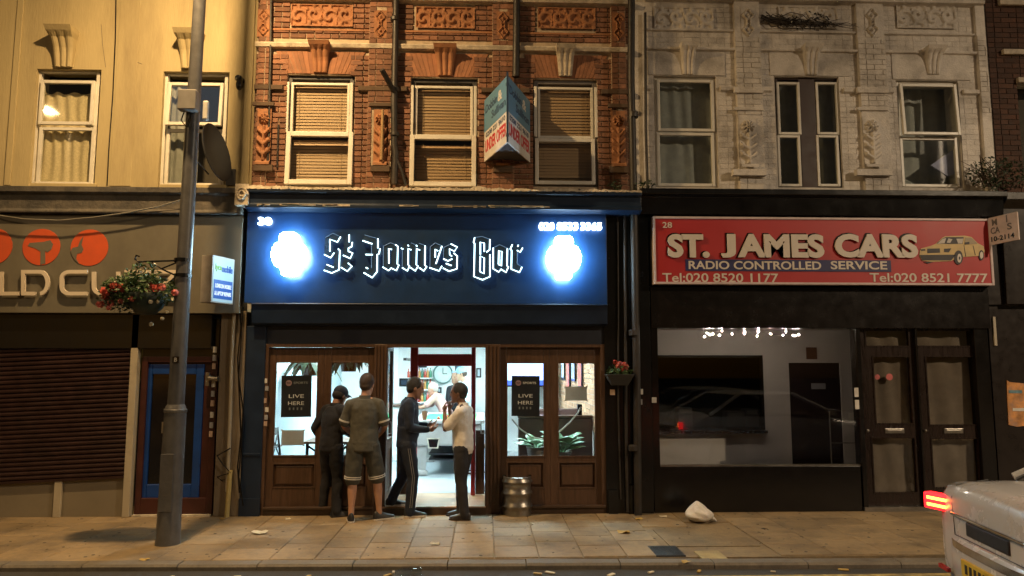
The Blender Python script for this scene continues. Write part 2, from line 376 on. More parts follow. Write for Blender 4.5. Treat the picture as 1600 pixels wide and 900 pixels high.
# kerb stones
kb = MB().box(-60, 60, -2.36, -2.19, -.285, -.06).build('kerb', kerbm); tag(kb, kind='structure')
kst = MB().rings([[(-.5, -.07, -.14), (.5, -.07, -.14), (.5, .09, -.14), (-.5, .09, -.14)], [(-.5, -.07, -.02), (.5, -.07, -.02), (.5, .09, -.0), (-.5, .09, -.0)], [(-.497, -.05, .0), (.497, -.05, .0), (.497, .088, .003), (-.497, .088, .003)]]).mesh('kerb_stone')
x = -8.
while x < 8.:
    L = random.choice((.75, .9, .9)); xm = x + L / 2
    inst('kerb_stone', kst, kerbm, (xm, kerbY(xm) + .07, random.uniform(-.002, .002)), (L - .008, 1, 1), kb, (0, 0, -.022)); x += L
# worn yellow lines along the gutter
ylw = mat('worn_yellow_line', (.42, .31, .10), .8, var=.4, scale=25, dirt=(.07, .065, .06), dscale=6, damt=.95)
for k, yy in enumerate((-2.74, -2.98)):
    tag(MB().box(-40, 40, yy - .04, yy + .04, -.07, -.052).build('yellow_line', ylw, rd))
# =================================================================== shared: sash windows
def room(parent, px, Y, m, name='room_back', depth=.55):
    X0, X1, Z0, Z1 = rc(*px, Y); e = .25
    b = MB(); b.box(X0 - e, X1 + e, Y + depth, Y + depth + .05, Z0 - .1, Z1 + .15); b.box(X0 - e - .04, X0 - e, Y + .02, Y + depth, Z0 - .1, Z1 + .15); b.box(X1 + e, X1 + e + .04, Y + .02, Y + depth, Z0 - .1, Z1 + .15)
    b.box(X0 - e, X1 + e, Y + .02, Y + depth, Z1 + .15, Z1 + .19); b.box(X0 - e, X1 + e, Y + .02, Y + depth, Z0 - .14, Z0 - .1)
    return b.build(name, m, parent)
def sash(px, Y, t, parent, m=None, pane=None, tilt=0., thick=.05, name='sash'):
    """one framed light: frame part with its pane; tilt opens the foot outwards about the top edge"""
    m = m or upvc; pane = pane or glassdark; X0, X1, Z0, Z1 = rc(*px, Y)
    b = MB().frame(X0, X1, Z0, Z1, t, Y, Y + thick); p = MB().box(X0 + t - .004, X1 - t + .004, Y + thick * .45, Y + thick * .45 + .005, Z0 + t - .004, Z1 - t + .004)
    if tilt:
        Mx = Matrix.Translation((0, Y + thick, Z1)) @ Matrix.Rotation(R(-tilt), 4, 'X') @ Matrix.Translation((0, -Y - thick, -Z1)); b.xf(Mx); p.xf(Mx)
    return b, p, m, pane
def add_sash(wd, *a, **k):
    b, p, m, pane = sash(*a, wd, **k); b.build('sash', m, wd, bevel=.006); p.build('pane', pane, wd)
blindm = mat('venetian_blind', (.56, .375, .225), .55, var=.08, stretch=(1, 1, 20))
def blind(px, Y, parent, pitch=.043, m=None, broken=0):
    X0, X1, Z0, Z1 = rc(*px, Y); b = MB(); z = Z0
    while z < Z1 - .02:
        sg = random.gauss(0, .002); a = .006 + random.gauss(0, .0015)
        b.quad((X0, Y - a, z + sg), (X1, Y - a, z - sg), (X1, Y + a, z + .043 - sg), (X0, Y + a, z + .043 + sg)); z += pitch
    for cx in (X0 + .15, X1 - .15): b.box(cx - .002, cx + .002, Y - .026, Y - .024, Z0, Z1)
    return b.build('blind', m or blindm, parent)
curtm = mat('lace_curtain', (.80, .68, .44), .85, var=.15, scale=40, bump=.5, bscale=60)
curtg = mat('grey_curtain', (.30, .31, .30), .9, var=.15, scale=8)
def curtain(px, Y, parent, m, waves=7, amp=.012, swag=0., name='curtain'):
    X0, X1, Z0, Z1 = rc(*px, Y); ph = random.random() * 6
    f = lambda u, v: (X0 + u * (X1 - X0), Y + amp * math.sin(u * waves * 6.28 + ph + .6 * math.sin(v * 5 + u * 7)) * (.6 + .4 * v) + .003 * math.sin(u * 41 + v * 3), Z0 + v * (Z1 - Z0) - (swag * (.5 + .5 * math.cos(u * 6.28 * 4)) * (1 if v > .95 else 0)))
    return MB().grid(f, 90, 16).build(name, m, parent, smooth=True)
darkroom = mat('unlit_room', (.10, .085, .07), .9)
UW = .12
# =================================================================== cream rendered building
cb = thing('rendered_building', 'cream rendered building above the grey shop fascia, lace curtain in its window', 'building', (-5.4, .3, 0))
def holes(lst, Y): return [rc(*p, Y) for p in lst]
LW = [(51, 153, 108, 291), (251, 355, 112, 293)]
lx1 = at(396, 200, UW)[0]; zf = at(200, 292, UW)[1]
wl = wall_with_holes('wall', -11., lx1, zf - .35, 9.2, holes(LW, UW), UW, UW + .30, cream, cb)
for px in ((20, 30, -60, 290),): pbox('render_rib', px, UW - .018, UW, cream, wl, bevel=.006, Yp=UW)
X0, X1, Z0, Z1 = rc(384, 396, -60, 291, UW); box('quoin_strip', X0, X1 - .002, UW - .03, UW, Z0, 9.1, cream, wl, bevel=.006)
X0, X1, Z0, Z1 = rc(182, 214, -60, 291, UW); MB().box(X0, X1, UW - .010, UW, Z0, 9.1).build('flat_pilaster', cream, wl, bevel=.004)
a = [at(*p, UW - .012) for p in ((182, -60), (180, 60), (176, 150), (170, 230), (167, 290))]
MB().tube([(p[0], UW - .008, p[1]) for p in a], .008, 6).build('thin_cable', black, cb)
for p in (((158, 38), (160, 70), (165, 105)), ((187, 93), (200, 92), (222, 100))):
    a = [at(*q, UW - .004) for q in p]; MB().tube([(q[0], UW - .001, q[1]) for q in a], .003, 5).build('render_crack', darkroom, wl)
for px in ((84, 121, 50, 106), (281, 318, 55, 108)): keystone(px, UW, cream, cb, .20, 'keystone_bracket')
def lwin(px, lit):
    x0, x1, y0, y1 = px; wd = MB().frame(*rc(x0 + 2, x1 - 2, y0 + 2, y1 - 1, UW + .06), .045, UW + .06, UW + .13, tt=.03).build('window', upvc, cb, bevel=.005)
    mid = (y0 + y1) / 2 - 5; my = mid + 4
    add_sash(wd, (x0 + 10, x1 - 7, y0 + 17, mid, ), UW + .0 if not lit else UW + .02, .045, tilt=4 if not lit else 0)
    add_sash(wd, (x0 + 7, x1 - 7, my, y1 - 2), UW + .05, .045)
    pbox('sill', (x0, x1, y1 - 3, y1 + 2), UW - .06, UW + .05, cream, wd, bevel=.005, Yp=UW)
    room(wd, px, UW + .3, darkroom)
    if lit:
        c1 = curtain((x0 - 4, x1 + 4, y0 + 36, mid + 6), UW + .17, wd, curtm, 6, .012, .04); c2 = curtain((x0 - 4, x1 + 4, mid + 4, y1 + 4), UW + .16, wd, curtm, 7, .014)
    else:
        curtain((x0 + 2, x0 + 60, y0 + 16, y1), UW + .2, wd, curtg, 4, .02); 
lwin(LW[0], True); lwin(LW[1], False)
# ledge and shop front under it
lf0, lf1 = -11., at(377, 400, -.15)[0]
zt, zs0, zs1 = at(180, 291, -.2)[1], at(180, 336, -.15)[1], at(180, 489, -.15)[1]
lg = MB().profile([(UW + .02, zt + .03), (-.26, zt - .02), (-.26, zt - .09), (-.20, zt - .12), (-.20, zt - .30), (-.23, zt - .33), (-.23, zs0 + .015), (UW + .02, zs0 + .015)], lf0, lf1).build('shop_cornice', lead, cb, bevel=.006)
box('fascia_backing', lf0, lf1, -.06, UW + .3, zs1, zs0 + .01, taupe, cb)
zl = at(180, 545, -.02)[1]
bx0, bx1 = -11., at(217, 520, -.1)[0]
box('shutter_box', bx0, bx1 + .9, -.05, .3, zl, zs1 - .003, black, cb, bevel=.01)
# roller shutter, hanging a little crooked, slat by slat
sx0, sx1 = -11., at(209, 650, -.02)[0]; zb0 = at(100, 752, -.02)[1]; n = 31
sh = thing('roller_shutter', 'maroon roller shutter hanging crooked, pulled nearly down over the shop window', 'shutter', ((sx0 + sx1) / 2, 0, zb0))
pitch = (zl - zb0 + .12) / n; prof = [(-.004, 0), (-.022, pitch * .25), (-.024, pitch * .6), (-.008, pitch * .93), (.0, pitch * .99), (.0, 0)]
sm_ = MB().profile(prof, -2.2, 2.2).mesh('slat'); xc = sx1 - 2.2
for k in range(n):
    o = inst('slat', sm_, rust, (xc, -.005, zb0 - .03 + k * pitch), (1, 1, 1), sh, (0, -R(2.6), 0))
ob = MB().box(-2.2, 2.2, -.03, .01, -.03, .0).xf(Matrix.Translation((xc, -.006, zb0 - .03)) @ Matrix.Rotation(-R(2.6), 4, 'Y')).build('bottom_bar', rust, sh)
zr = at(100, 748, .04)[1]
box('shop_window_void', sx0, sx1, .06, .10, 0, zl, darkroom, cb)
box('stall_riser', sx0, sx1, .012, .05, 0, zr + .05, mat('riser_panel', (.21, .18, .13), .7, var=.12, scale=3, dirt=(.12, .1, .07), dscale=1.5, damt=.6), cb)
postm = mat('pale_post', (.42, .37, .28), .6, dirt=(.2, .17, .12), dscale=3, damt=.6)
x = at(91, 780, 0)[0]; box('riser_post', x - .045, x + .045, -.03, .012, 0, zr, postm, cb, bevel=.006)
x = at(207, 650, 0)[0]; 
pb = MB().box(x - .045, x + .045, -.05, .05, 0, zs1 - .004).build('shop_post', postm, cb, bevel=.006)
# side door, dark red frame with a blue leaf
dx0, dx1 = at(214, 700, .02)[0], at(335, 700, .02)[0]; zdt = at(275, 557, .02)[1]; maroon = mat('dark_red_paint', (.052, .012, .009), .45, var=.2, dirt=(.02, .007, .006), dscale=2, damt=.6)
blue = mat('blue_gloss_paint', (.004, .045, .23), .38, var=.12, dirt=(.005, .018, .07), dscale=2, damt=.5)
dr = MB().frame(dx0 + .004, dx1, .0, zdt, .075, .02, .14, tb=.22).build('door', maroon, cb, bevel=.006)
box('overdoor_panel', dx0 + .004, dx1, .03, .12, zdt + .003, zs1 - .06, black, cb)
Xb0, Xb1, Zb0, Zb1 = rc(221, 315, 569, 778, .06)
MB().frame(Xb0, Xb1, Zb0, Zb1, .10, .055, .10, tb=.17, tt=.13).build('door_leaf', blue, dr, bevel=.008)
box('door_glass', Xb0 + .1, Xb1 - .1, .082, .09, Zb0 + .17, Zb1 - .13, mat('black_glass', (.006, .006, .008), .12, spec=.6), dr)
MB().box(dx0 + .08, Xb0 - .002, .075, .1, .22, zdt - .076).box(Xb1 + .002, dx1 - .076, .075, .1, .22, zdt - .076).box(Xb0 - .002, Xb1 + .002, .076, .1, Zb1 + .002, zdt - .076).build('door_leaf_margin', maroon, dr)
hx, hz = at(255, 668, .05); MB().box(hx - .015, hx + .015, .035, .056, hz - .07, hz + .07).build('handle', steel, dr)
MB().box(dx0, dx1, -.04, .15, .0, .022).build('door_sill', stonew, dr)
# the rendered pier between the two shops
px0, px1 = at(339, 650, -.04)[0], at(379, 650, -.04)[0]
pier = MB().box(px0, px1, -.04, .30, 0, at(358, 486, -.04)[1]).build('pier', mat('dirty_pier', (.19, .15, .105), .8, var=.2, scale=4, bump=.4, dirt=(.09, .07, .05), dscale=1.3, damt=.7, stretch=(1, 1, .4)), cb, bevel=.01)
X0, X1, Z0, Z1 = rc(356, 377, 330, 486, -.10); box('pier_upper', X0, X1, -.10, .2, Z0, Z1, stonew, cb, bevel=.006)
X0, X1, Z0, Z1 = rc(367, 388, 287, 320, -.30); 
b = MB().box(X0, X1, -.30, -.0, Z0, Z1); b.tube([((X0 + X1) / 2 + .07 * math.cos(t) * (1 - t / 16), -.31, (Z0 + Z1) / 2 + .09 * math.sin(t) * (1 - t / 16)) for t in [k * .4 for k in range(30)]], .014, 6)
b.build('scroll_corbel', stonew, cb)
a = [at(*p, -.06) for p in ((366, 485), (362, 560), (360, 640), (357, 720), (355, 768))]; MB().tube([(p[0], -.06, p[1]) for p in a], .024, 8).build('pier_edge_pipe', postm, cb, smooth=True)
a = at(360, 735, -.07); MB().tube([(a[0], -.075, a[1]), (a[0] - .02, -.075, 0)], .03, 8).build('gas_pipe', mat('yellow_pipe', (.42, .34, .14), .6, var=.2), cb, smooth=True)
for k, (ys, xo, amp) in enumerate((((478, 510, 560, 620, 680, 730, 770), 374, 3), ((480, 530, 590, 640, 700, 745, 790), 377, 4), ((700, 712, 725, 738, 745, 752), 350, 12))):
    a = [at(xo + amp * math.sin(i * 2.1 + k), y, -.075) for i, y in enumerate(ys)]; MB().tube([(p[0], -.08 - .008 * k, p[1]) for p in a], .009, 6).build('loose_cable', black, cb, smooth=True)
stk = [mat('sticker_white', (.6, .58, .54), .6), mat('sticker_grey', (.3, .3, .32), .6), mat('sticker_tan', (.45, .32, .25), .6)]
for k, y in enumerate((546, 559, 572, 600, 615, 630, 648, 664, 678)):
    X, Z = at(336 - k * .8, y, .0); box('entry_bell' if k % 2 else 'sticker', X - .028, X + .022, .004, .019, Z - .04, Z + .035, stk[k % 3], cb, bevel=.003)
X, Z = at(326, 592, -.03); b = MB().box(X - .04, X + .01, -.04, .02, Z - .09, Z + .08); b.tube([(X, -.03, Z + .01), (X + .13, -.05, Z)], .035, 8); b.build('door_closer_box', steel, cb, bevel=.004)
a = [at(*p, -.24) for p in ((-20, 331), (0, 337), (40, 343), (95, 345), (150, 340), (200, 333), (250, 323), (287, 312))]
tag(MB().tube([(p[0], -.26, p[1]) for p in a], .010, 6).build('slack_cable', mat('grey_cable', (.2, .19, .16), .6), None, smooth=True), 'slack grey cable drooping across the grey barber shop fascia', 'cable')
# barber sign
bs = thing('shop_sign', 'taupe barber sign board with orange discs and pale outlined letters', 'sign', (-5, -.15, zs1))
sb = box('board', lf0, lf1 - .002, -.15, -.062, zs1, zs0, taupe, bs, bevel=.004)
orange = mat('orange_print', (.60, .085, .02), .6, var=.08); pale = mat('pale_letter', (.66, .58, .48), .5, var=.05)
YS = -.15
def disc(px, py, r): 
    X, Z = at(px, py, YS); rr = r / 119.; return X, Z, rr
for i, (cx, cy) in enumerate(((-10, 385), (65, 386), (140, 387))):
    X, Z, rr = disc(cx, cy, 28); d = MB().lathe([(rr, 0), (rr, -.006)], (X, YS, Z), 40, 'y').build('orange_disc', orange, bs)
    S = lambda pts: [(X + a * rr, Z + b * rr) for a, b in pts]
    if i == 1: ic_ = [(-.72, .05), (-.62, .22), (.1, .28), (.45, .38), (.62, .15), (.55, -.12), (.35, -.3), (.22, -.22), (.28, -.9), (.02, -.98), (-.02, -.25), (-.3, -.08)]
    else: ic_ = [(-.98, -.2), (-.9, -.02), (-.6, .05), (-.52, .35), (-.35, .62), (-.42, .15), (-.3, -.1), (-.4, -.3), (-.62, -.34), (-.66, -.62), (-.5, -.86), (-.72, -.7), (-.88, -.45)]
    MB().prism(S(ic_)[::-1], YS - .010, YS - .004).build('disc_motif', taupe, bs)
def strokes(name, polys, px0, px1, py0, py1, Y, wpx, depth, m, parent, closed=False):
    b = MB(); wz = wpx / 119. / 2
    for poly in polys:
        pts = [Vector((at(px0 + (px1 - px0) * u, py1 + (py0 - py1) * v, Y)[0], at(px0 + (px1 - px0) * u, py1 + (py0 - py1) * v, Y)[1])) for u, v in poly]
        for i, p in enumerate(pts):
            pass
        L, Rr = [], []
        for i, p in enumerate(pts):
            a = pts[max(0, i - 1)]; c = pts[min(len(pts) - 1, i + 1)]
            if closed: a = pts[i - 1]; c = pts[(i + 1) % len(pts)]
            d1 = (p - a).normalized() if (p - a).length > 1e-6 else (c - p).normalized(); d2 = (c - p).normalized() if (c - p).length > 1e-6 else d1
            t = (d1 + d2); t = t.normalized() if t.length > 1e-4 else d1; nn = Vector((-t.y, t.x)); k = wz / max(.35, nn.dot(Vector((-d1.y, d1.x))))
            L.append(p + nn * k); Rr.append(p - nn * k)
        rings = [[(l.x, Y, l.y), (l.x, Y - depth, l.y), (r.x, Y - depth, r.y), (r.x, Y, r.y)] for l, r in zip(L, Rr)]
        b.rings(rings, close=closed)
    return b.build(name, m, parent, fix=True)
arc = lambda cx, cy, rx, ry, a0, a1, n=8: [(cx + rx * math.cos(R(a0 + (a1 - a0) * i / n)), cy + ry * math.sin(R(a0 + (a1 - a0) * i / n))) for i in range(n + 1)]
LT = {'L': [[(.05, 1), (.05, .0), (1, .0)]], 'D': [[(.5, 0), (0, 0), (0, 1), (.5, 1)] + arc(.7, .5, .3, .5, 90, -90, 10)],
      'C': [[(1, 1), (.4, 1)] + arc(.32, .72, .32, .28, 90, 180, 5) + arc(.32, .28, .32, .28, 180, 270, 5) + [(1, 0)]],
      'U': [[(0, 1)] + arc(.32, .3, .32, .3, 180, 270, 5) + arc(.68, .3, .32, .3, 270, 360, 5) + [(1, 1)]],
      'T': [[(0, 1), (1, 1)], [(.5, .98), (.5, 0)]], 'Z': [[(0, 1), (1, 1), (0.02, .0), (1, 0)]]}
for ch, a, b_ in (('L', 2, 31), ('D', 38, 76), ('C', 98, 138), ('U', 148, 186), ('T', 196, 236), ('Z', 243, 277)):
    strokes('sign_letter', LT[ch], a, b_, 425, 459, YS - .03, 5.5, .03, pale, bs)
# =================================================================== lycamobile lightbox
lb = thing('projecting_lightbox', 'blue and white projecting phone repair lightbox on the pier beside the barber shop', 'sign', (at(340, 440, -.3)[0], -.15, 2.6))
pA = at(333, 398, -.62); pB = at(367, 412, -.22); zA0, zA1 = at(333, 472, -.62)[1], pA[1]
PA = Vector((pA[0], -.62, 0)); PB = Vector((pB[0], -.22, 0)); U = (PB - PA); N = Vector((U.y, -U.x, 0)).normalized(); N = -N if N.x < 0 else N
def slabm_(name, o, u, v, n, t, m, parent, bevel=0):
    o, u, v, n = Vector(o), Vector(u), Vector(v), Vector(n).normalized(); b = MB()
    f = [o, o + u, o + u + v, o + v]; b.rings([[p - n * t for p in f], f]); return b.build(name, m, parent, bevel=bevel, fix=True)
Zv = Vector((0, 0, zA1 - zA0)); O = PA + Vector((0, 0, zA0))
slabm_('case', O - N * .004, U, Zv, N, .16, mat('lightbox_case', (.40, .36, .32), .5), lb, .006)
facew = emi('lightbox_white', (.55, .78, .85), .38); faceb = emi('lightbox_blue', (.01, .09, .42), .62); txw = emi('lightbox_text', (.75, .85, 1), .8)
slabm_('face', O + U * .05 + Zv * .03, U * .9, Zv * .94, N, .003, facew, lb)
slabm_('blue_panel', O + U * .08 + Zv * .09 + N * .003, U * .84, Zv * .40, N, .003, faceb, lb)
text('lettering', 'lyca', O + U * .12 + Zv * .66 + N * .004, U * .28, Zv * .17, N, emi('lyca_green', (.18, .45, .05), .7), lb, .02, .003)
text('lettering', 'mobile', O + U * .41 + Zv * .67 + N * .004, U * .48, Zv * .15, N, faceb, lb, .02, .003)
text('lettering', 'LONDON MOBILE', O + U * .14 + Zv * .32 + N * .004, U * .72, Zv * .09, N, txw, lb, .02, .003)
text('lettering', '& LAPTOP REPAIRS', O + U * .12 + Zv * .16 + N * .004, U * .74, Zv * .09, N, txw, lb, .02, .003)
MB().tube([tuple(O + U * .5 + Zv * .8 - N * .08), tuple(O + U * 1.35 + Zv * .8 - N * .08)], .018, 8).build('bracket', dgrey, lb)
MB().tube([tuple(O + U * .5 + Zv * .2 - N * .08), tuple(O + U * 1.35 + Zv * .2 - N * .08)], .018, 8).build('bracket', dgrey, lb)
# =================================================================== satellite dish and wall lamp on the cream wall
sd = thing('satellite_dish', 'dark oval satellite dish seen nearly edge-on under the cream wall window', 'dish', (*at(335, 270, -.2)[:1], -.1, at(335, 290, -.2)[1]))
X, Z = at(326, 240, -.28); dm = mat('dish_dark', (.012, .013, .015), .6, var=.2)
rings = []
for k in range(7):
    r_ = .36 * k / 6; rings.append([(r_ * .70 * math.cos(a), .10 * (k / 6) ** 2, r_ * 1.12 * math.sin(a)) for a in [2 * math.pi * i / 28 for i in range(28)]])
b = MB().rings(rings + [[(x * .99, y + .012, z) for x, y, z in r_] for r_ in reversed(rings)], cap=False)
b.xf(Matrix.Translation((X, -.22, Z)) @ Matrix.Rotation(R(70), 4, 'Z') @ Matrix.Rotation(R(-16), 4, 'X') @ Matrix.Rotation(R(180), 4, 'Z')); b.build('reflector', dm, sd, smooth=True, fix=True)
MB().tube([(X, -.2, Z), (X + .10, .0, Z - .12), (X + .16, UW, Z - .2)], .018, 8).box(X + .1, X + .22, UW - .03, UW, Z - .32, Z - .1).build('mount', dgrey, sd)
MB().tube([(X - .02, -.2, Z - .25), (X - .12, -.5, Z - .1), (X - .12, -.5, Z - .02)], .010, 6).ball((X - .12, -.5, Z + .01), .035, 8).build('feed_arm', dgrey, sd)
X, Z = at(372, 125, .0); wlp = thing('wall_siren', 'small black siren fitting high on the cream wall beside the brickwork', 'fitting', (X, UW, Z - .2))
MB().lathe([(.02, .1), (.05, .06), (.05, -.02), (.045, -.05), (.01, -.06)], (X, .05, Z + .03), 14, 'y').ball((X + .01, .02, Z - .06), .045, 8, (1, 1, 1.7)).build('housing', black, wlp, smooth=True)
MB().box(X - .03, X + .03, .08, UW, Z - .06, Z + .06).build('back_plate', black, wlp)
# =================================================================== red brick building with the bar below
rb = thing('brick_building', 'red brick Victorian building with venetian blinds above the bar', 'building', (-.8, .3, 0))
BY = UW
BX0, BX1 = lx1 + .004, at(986, 150, UW)[0]
zb = at(690, 296, UW)[1]
BW = [(447, 553, 117, 291), (641, 746, 122, 294), (833, 934, 124, 292)]
ARCH = [(430, 572, 81, 116), (624, 764, 84, 121), (818, 950, 86, 123)]
KEY = [(487, 516, 72, 114), (680, 712, 77, 119), (869, 897, 78, 120)]
PANEL = [(455, 552, 8, 42), (650, 742, 12, 45), (840, 930, 13, 46)]
bh = holes(BW, BY)
bw = wall_with_holes('wall', BX0, BX1, zb - .3, 9.2, bh, BY, BY + .32, mortar, rb)
strip = (BX0, BX1, at(690, 83, BY)[1], at(690, 70, BY)[1])
excl = bh + [rc(a + (b - a) * .17, b - (b - a) * .17, c, d, BY) for a, b, c, d in ARCH] + [rc(*p, BY) for p in PANEL]
excl = [(h[0] - (.005 if i > 2 else 0), h[1] + (.005 if i > 2 else 0), h[2], h[3]) for i, h in enumerate(excl)] + [strip]
topz = at(690, -28, BY)[1]
bricks_to(bw, lay_bricks(BX0 + .005, BX1 - .005, zb, topz, excl), BY, brick, 300)
wtop = MB()   # brickwork above the frame
for a, b, c, d in lay_bricks(BX0 + .005, BX1 - .005, topz + .09, 9.1, []): wtop.box(a, b, BY - .009, BY + .01, c, d)
tag(wtop.build('upper_brickwork', brick, bw), kind='stuff')
# gauged brick arches
for ap, kp in zip(ARCH, KEY):
    X0, X1, Z0, Z1 = rc(*ap, BY); K0, K1 = rc(*kp, BY)[:2]; fx, fz = (X0 + X1) / 2, Z0 - .75; n = 17
    for i in range(n):
        ua, ub = i / n, (i + 1) / n
        q = []
        for u, z in ((ua, Z0), (ub, Z0), (ub, Z1), (ua, Z1)):
            xt = X0 + (X1 - X0) * u; xx = fx + (xt - fx) * (z - fz) / (Z1 - fz); q.append(Vector((xx, z)))
        c_ = sum(q, Vector((0, 0))) / 4
        if K0 - .01 < c_.x < K1 + .01: continue
        q = [c_ + (p - c_) * .93 for p in q]; q = [Vector((p.x, c_.y + (p.y - c_.y) * 1.05)) for p in q]
        MB().prism([tuple(p) for p in q], BY - .012 - random.random() * .005, BY + .01).build('voussoir', rub, bw)
    box('arch_backing', K0 - .10, K1 + .10, BY - .008, BY + .01, Z0 + .004, Z1 - .004, rub, bw)
    keystone(kp, BY, stonew if kp[0] == 869 else terra, rb, .17)
# pilasters: brick piers a little proud, terracotta plaques on them
BROWN = mat('weathered_stone_band', (.10, .065, .042), .85, var=.3, scale=8, bump=.4, dirt=(.04, .03, .025), dscale=2, damt=.6)
PIL = [(403, 421, True), (576, 613, True), (769, 803, True), (955, 978, True)]
for i, (a, b, _) in enumerate(PIL):
    X0, X1 = rc(a, b, 0, 290, BY)[:2]; pz0 = zb
    pil = box('pilaster', X0, X1, BY - .05, BY - .002, pz0, 9.1, mortar, rb)
    kz = [rc(a, b, 12 + i * 2, 58 + i * 2, BY - .05), rc(a, b, 168, 262, BY - .05), strip]
    m_ = MB()
    for p, q, r_, s in lay_bricks(X0 + .004, X1 - .004, pz0, topz, [(X0 + .09, X1 - .09, kz[0][2], kz[0][3]), (X0 + .05, X1 - .05, kz[1][2], kz[1][3])], ln=.21): m_.box(p, q, BY - .059 - random.random() * .004, BY - .04, r_, s)
    tag(m_.build('brickwork', brick, pil), kind='stuff')
    cx = (a + b) / 2
    relief('lozenge', (cx - 10, cx + 10, 14 + i * 2, 57 + i * 2), BY - .062, .03, terra, rb)
    relief('flower', (cx - 11, cx + 11, 170 + i, 258 + i), BY - .062, .045, terra, rb, 'flower_plaque')
    pbox('plaque_sill', (cx - 15, cx + 15, 258 + i, 268 + i), BY - .10, BY - .05, BROWN, rb, .006, Yp=BY - .06)
    pbox('plaque_head', (cx - 17, cx + 17, 160 + i, 166 + i), BY - .09, BY - .05, BROWN, rb, .006, Yp=BY - .06)
for px in PANEL: relief('scroll', px, BY - .008, .035, terra, rb)
for px in ((553, 576, 9, 42), (742, 769, 12, 45)): pass
# horizontal mouldings
z1 = at(690, 76, BY)[1]; ztop = at(690, 4, BY)[1]; zm = at(690, 141, BY)[1]; zp = at(690, 51, BY)[1]
MB().profile([(BY, z1 - .05), (BY - .07, z1 - .035), (BY - .085, z1 + .01), (BY - .075, z1 + .028), (BY, z1 + .045)], BX0, BX1 - .01).build('string_course', stonew, rb)
MB().profile([(BY, ztop - .045), (BY - .10, ztop - .02), (BY - .12, ztop + .03), (BY, ztop + .06)], BX0, BX1 - .01).build('upper_moulding', stonew, rb)
MB().profile([(BY, zp - .02), (BY - .028, zp - .012), (BY - .028, zp + .015), (BY, zp + .025)], BX0, BX1 - .01).build('panel_moulding', terra, rb)
edges = [BX0, *[v for h in bh for v in (h[0] - .05, h[1] + .05)], BX1 - .01]
for a, b in zip(edges[::2], edges[1::2]):
    MB().profile([(BY, zm - .06), (BY - .065, zm - .04), (BY - .07, zm + .02), (BY, zm + .045)], a, b).build('impost_band', BROWN, rb, bevel=.004)
# windows
def bwin(px, kind):
    x0, x1, y0, y1 = px; wd = MB().frame(*rc(x0 + 1, x1 - 1, y0 + 1, y1, BY + .04), .06, BY + .04, BY + .10).build('window', dgrey if kind != 2 else mat('grey_window_paint', (.16, .15, .15), .5), rb, bevel=.005)
    mid = y0 + 92
    add_sash(wd, (x0 + 7, x1 - 7, y0 + 12, mid), BY + .035, .035)
    X0, X1, Z0, Z1 = rc(x0 + 1, x1 - 1, y0 + 14, mid, BY + .05); 
    [MB().box(q, q + .04, BY - .01, BY + .035, Z0, Z1).build('outer_jamb', upvc, wd, bevel=.005) for q in (X0, X1 - .04)]
    if kind < 2: add_sash(wd, (x0 - 1, x1 - 2, mid - 3, y1 - 2), BY - .045, .062, tilt=3, thick=.06)
    else: add_sash(wd, (x0 + 3, x1 - 4, mid, y1 - 4), BY - .005, .05, thick=.06)
    room(wd, px, BY + .3, darkroom)
    blind((x0 + 3, x1 - 3, y0 + (20 if kind < 2 else 14), mid + 6), BY + .13, wd); blind((x0 + 3, x1 - 3, mid + 12 if kind < 2 else mid + 6, y1 - (0 if kind < 2 else 14)), BY + .13, wd)
    if kind: pbox('board_behind_glass', (x0 + 10, x1 - 10, y1 - 16, y1 + 4), BY + .165, BY + .17, mat('card_tan', (.5, .35, .2), .8), wd, Yp=BY + .2)
for i, px in enumerate(BW): bwin(px, i)
# pipes on the brickwork
iron = mat('black_iron', (.02, .018, .017), .5, var=.3, bump=.2, dirt=(.05, .03, .02), dscale=5, damt=.5)
def pipe(pts, r, Y, name='downpipe', par=rb, m=iron):
    return MB().tube([(*at(p[0], p[1], Y)[:1], Y - (p[2] if len(p) > 2 else 0), at(p[0], p[1], Y)[1]) for p in pts], r, 10).build(name, m, par, smooth=True)
pipe(((424, -60), (423, 80), (421, 165), (420, 230), (417, 268)), .018, BY - .06)
dp = pipe(((620, -60), (618, 60), (616, 150), (616, 225), (618, 240), (616, 288)), .045, BY - .10)
for y in (30, 140, 210): X, Z = at(617, y, BY - .1); MB().lathe([(.055, -.03), (.062, -.02), (.062, .02), (.055, .03)], (X, BY - .10, Z), 12).build('pipe_collar', iron, rb)
pipe(((616, 240), (628, 268), (634, 290)), .02, BY - .11)
pipe(((808, -60), (807, 60), (806, 120)), .05, BY - .10)
pipe(((617, 147, .02), (608, 132, .18), (601, 122, .28)), .035, BY - .08, 'pipe_stub')
pipe(((598, 172), (597, 215), (596, 250)), .02, BY - .12, 'timber_batten', m=mat('batten', (.35, .22, .10), .7))
pipe(((435, 195), (434, 230), (433, 262)), .013, BY - .03, 'thin_conduit')
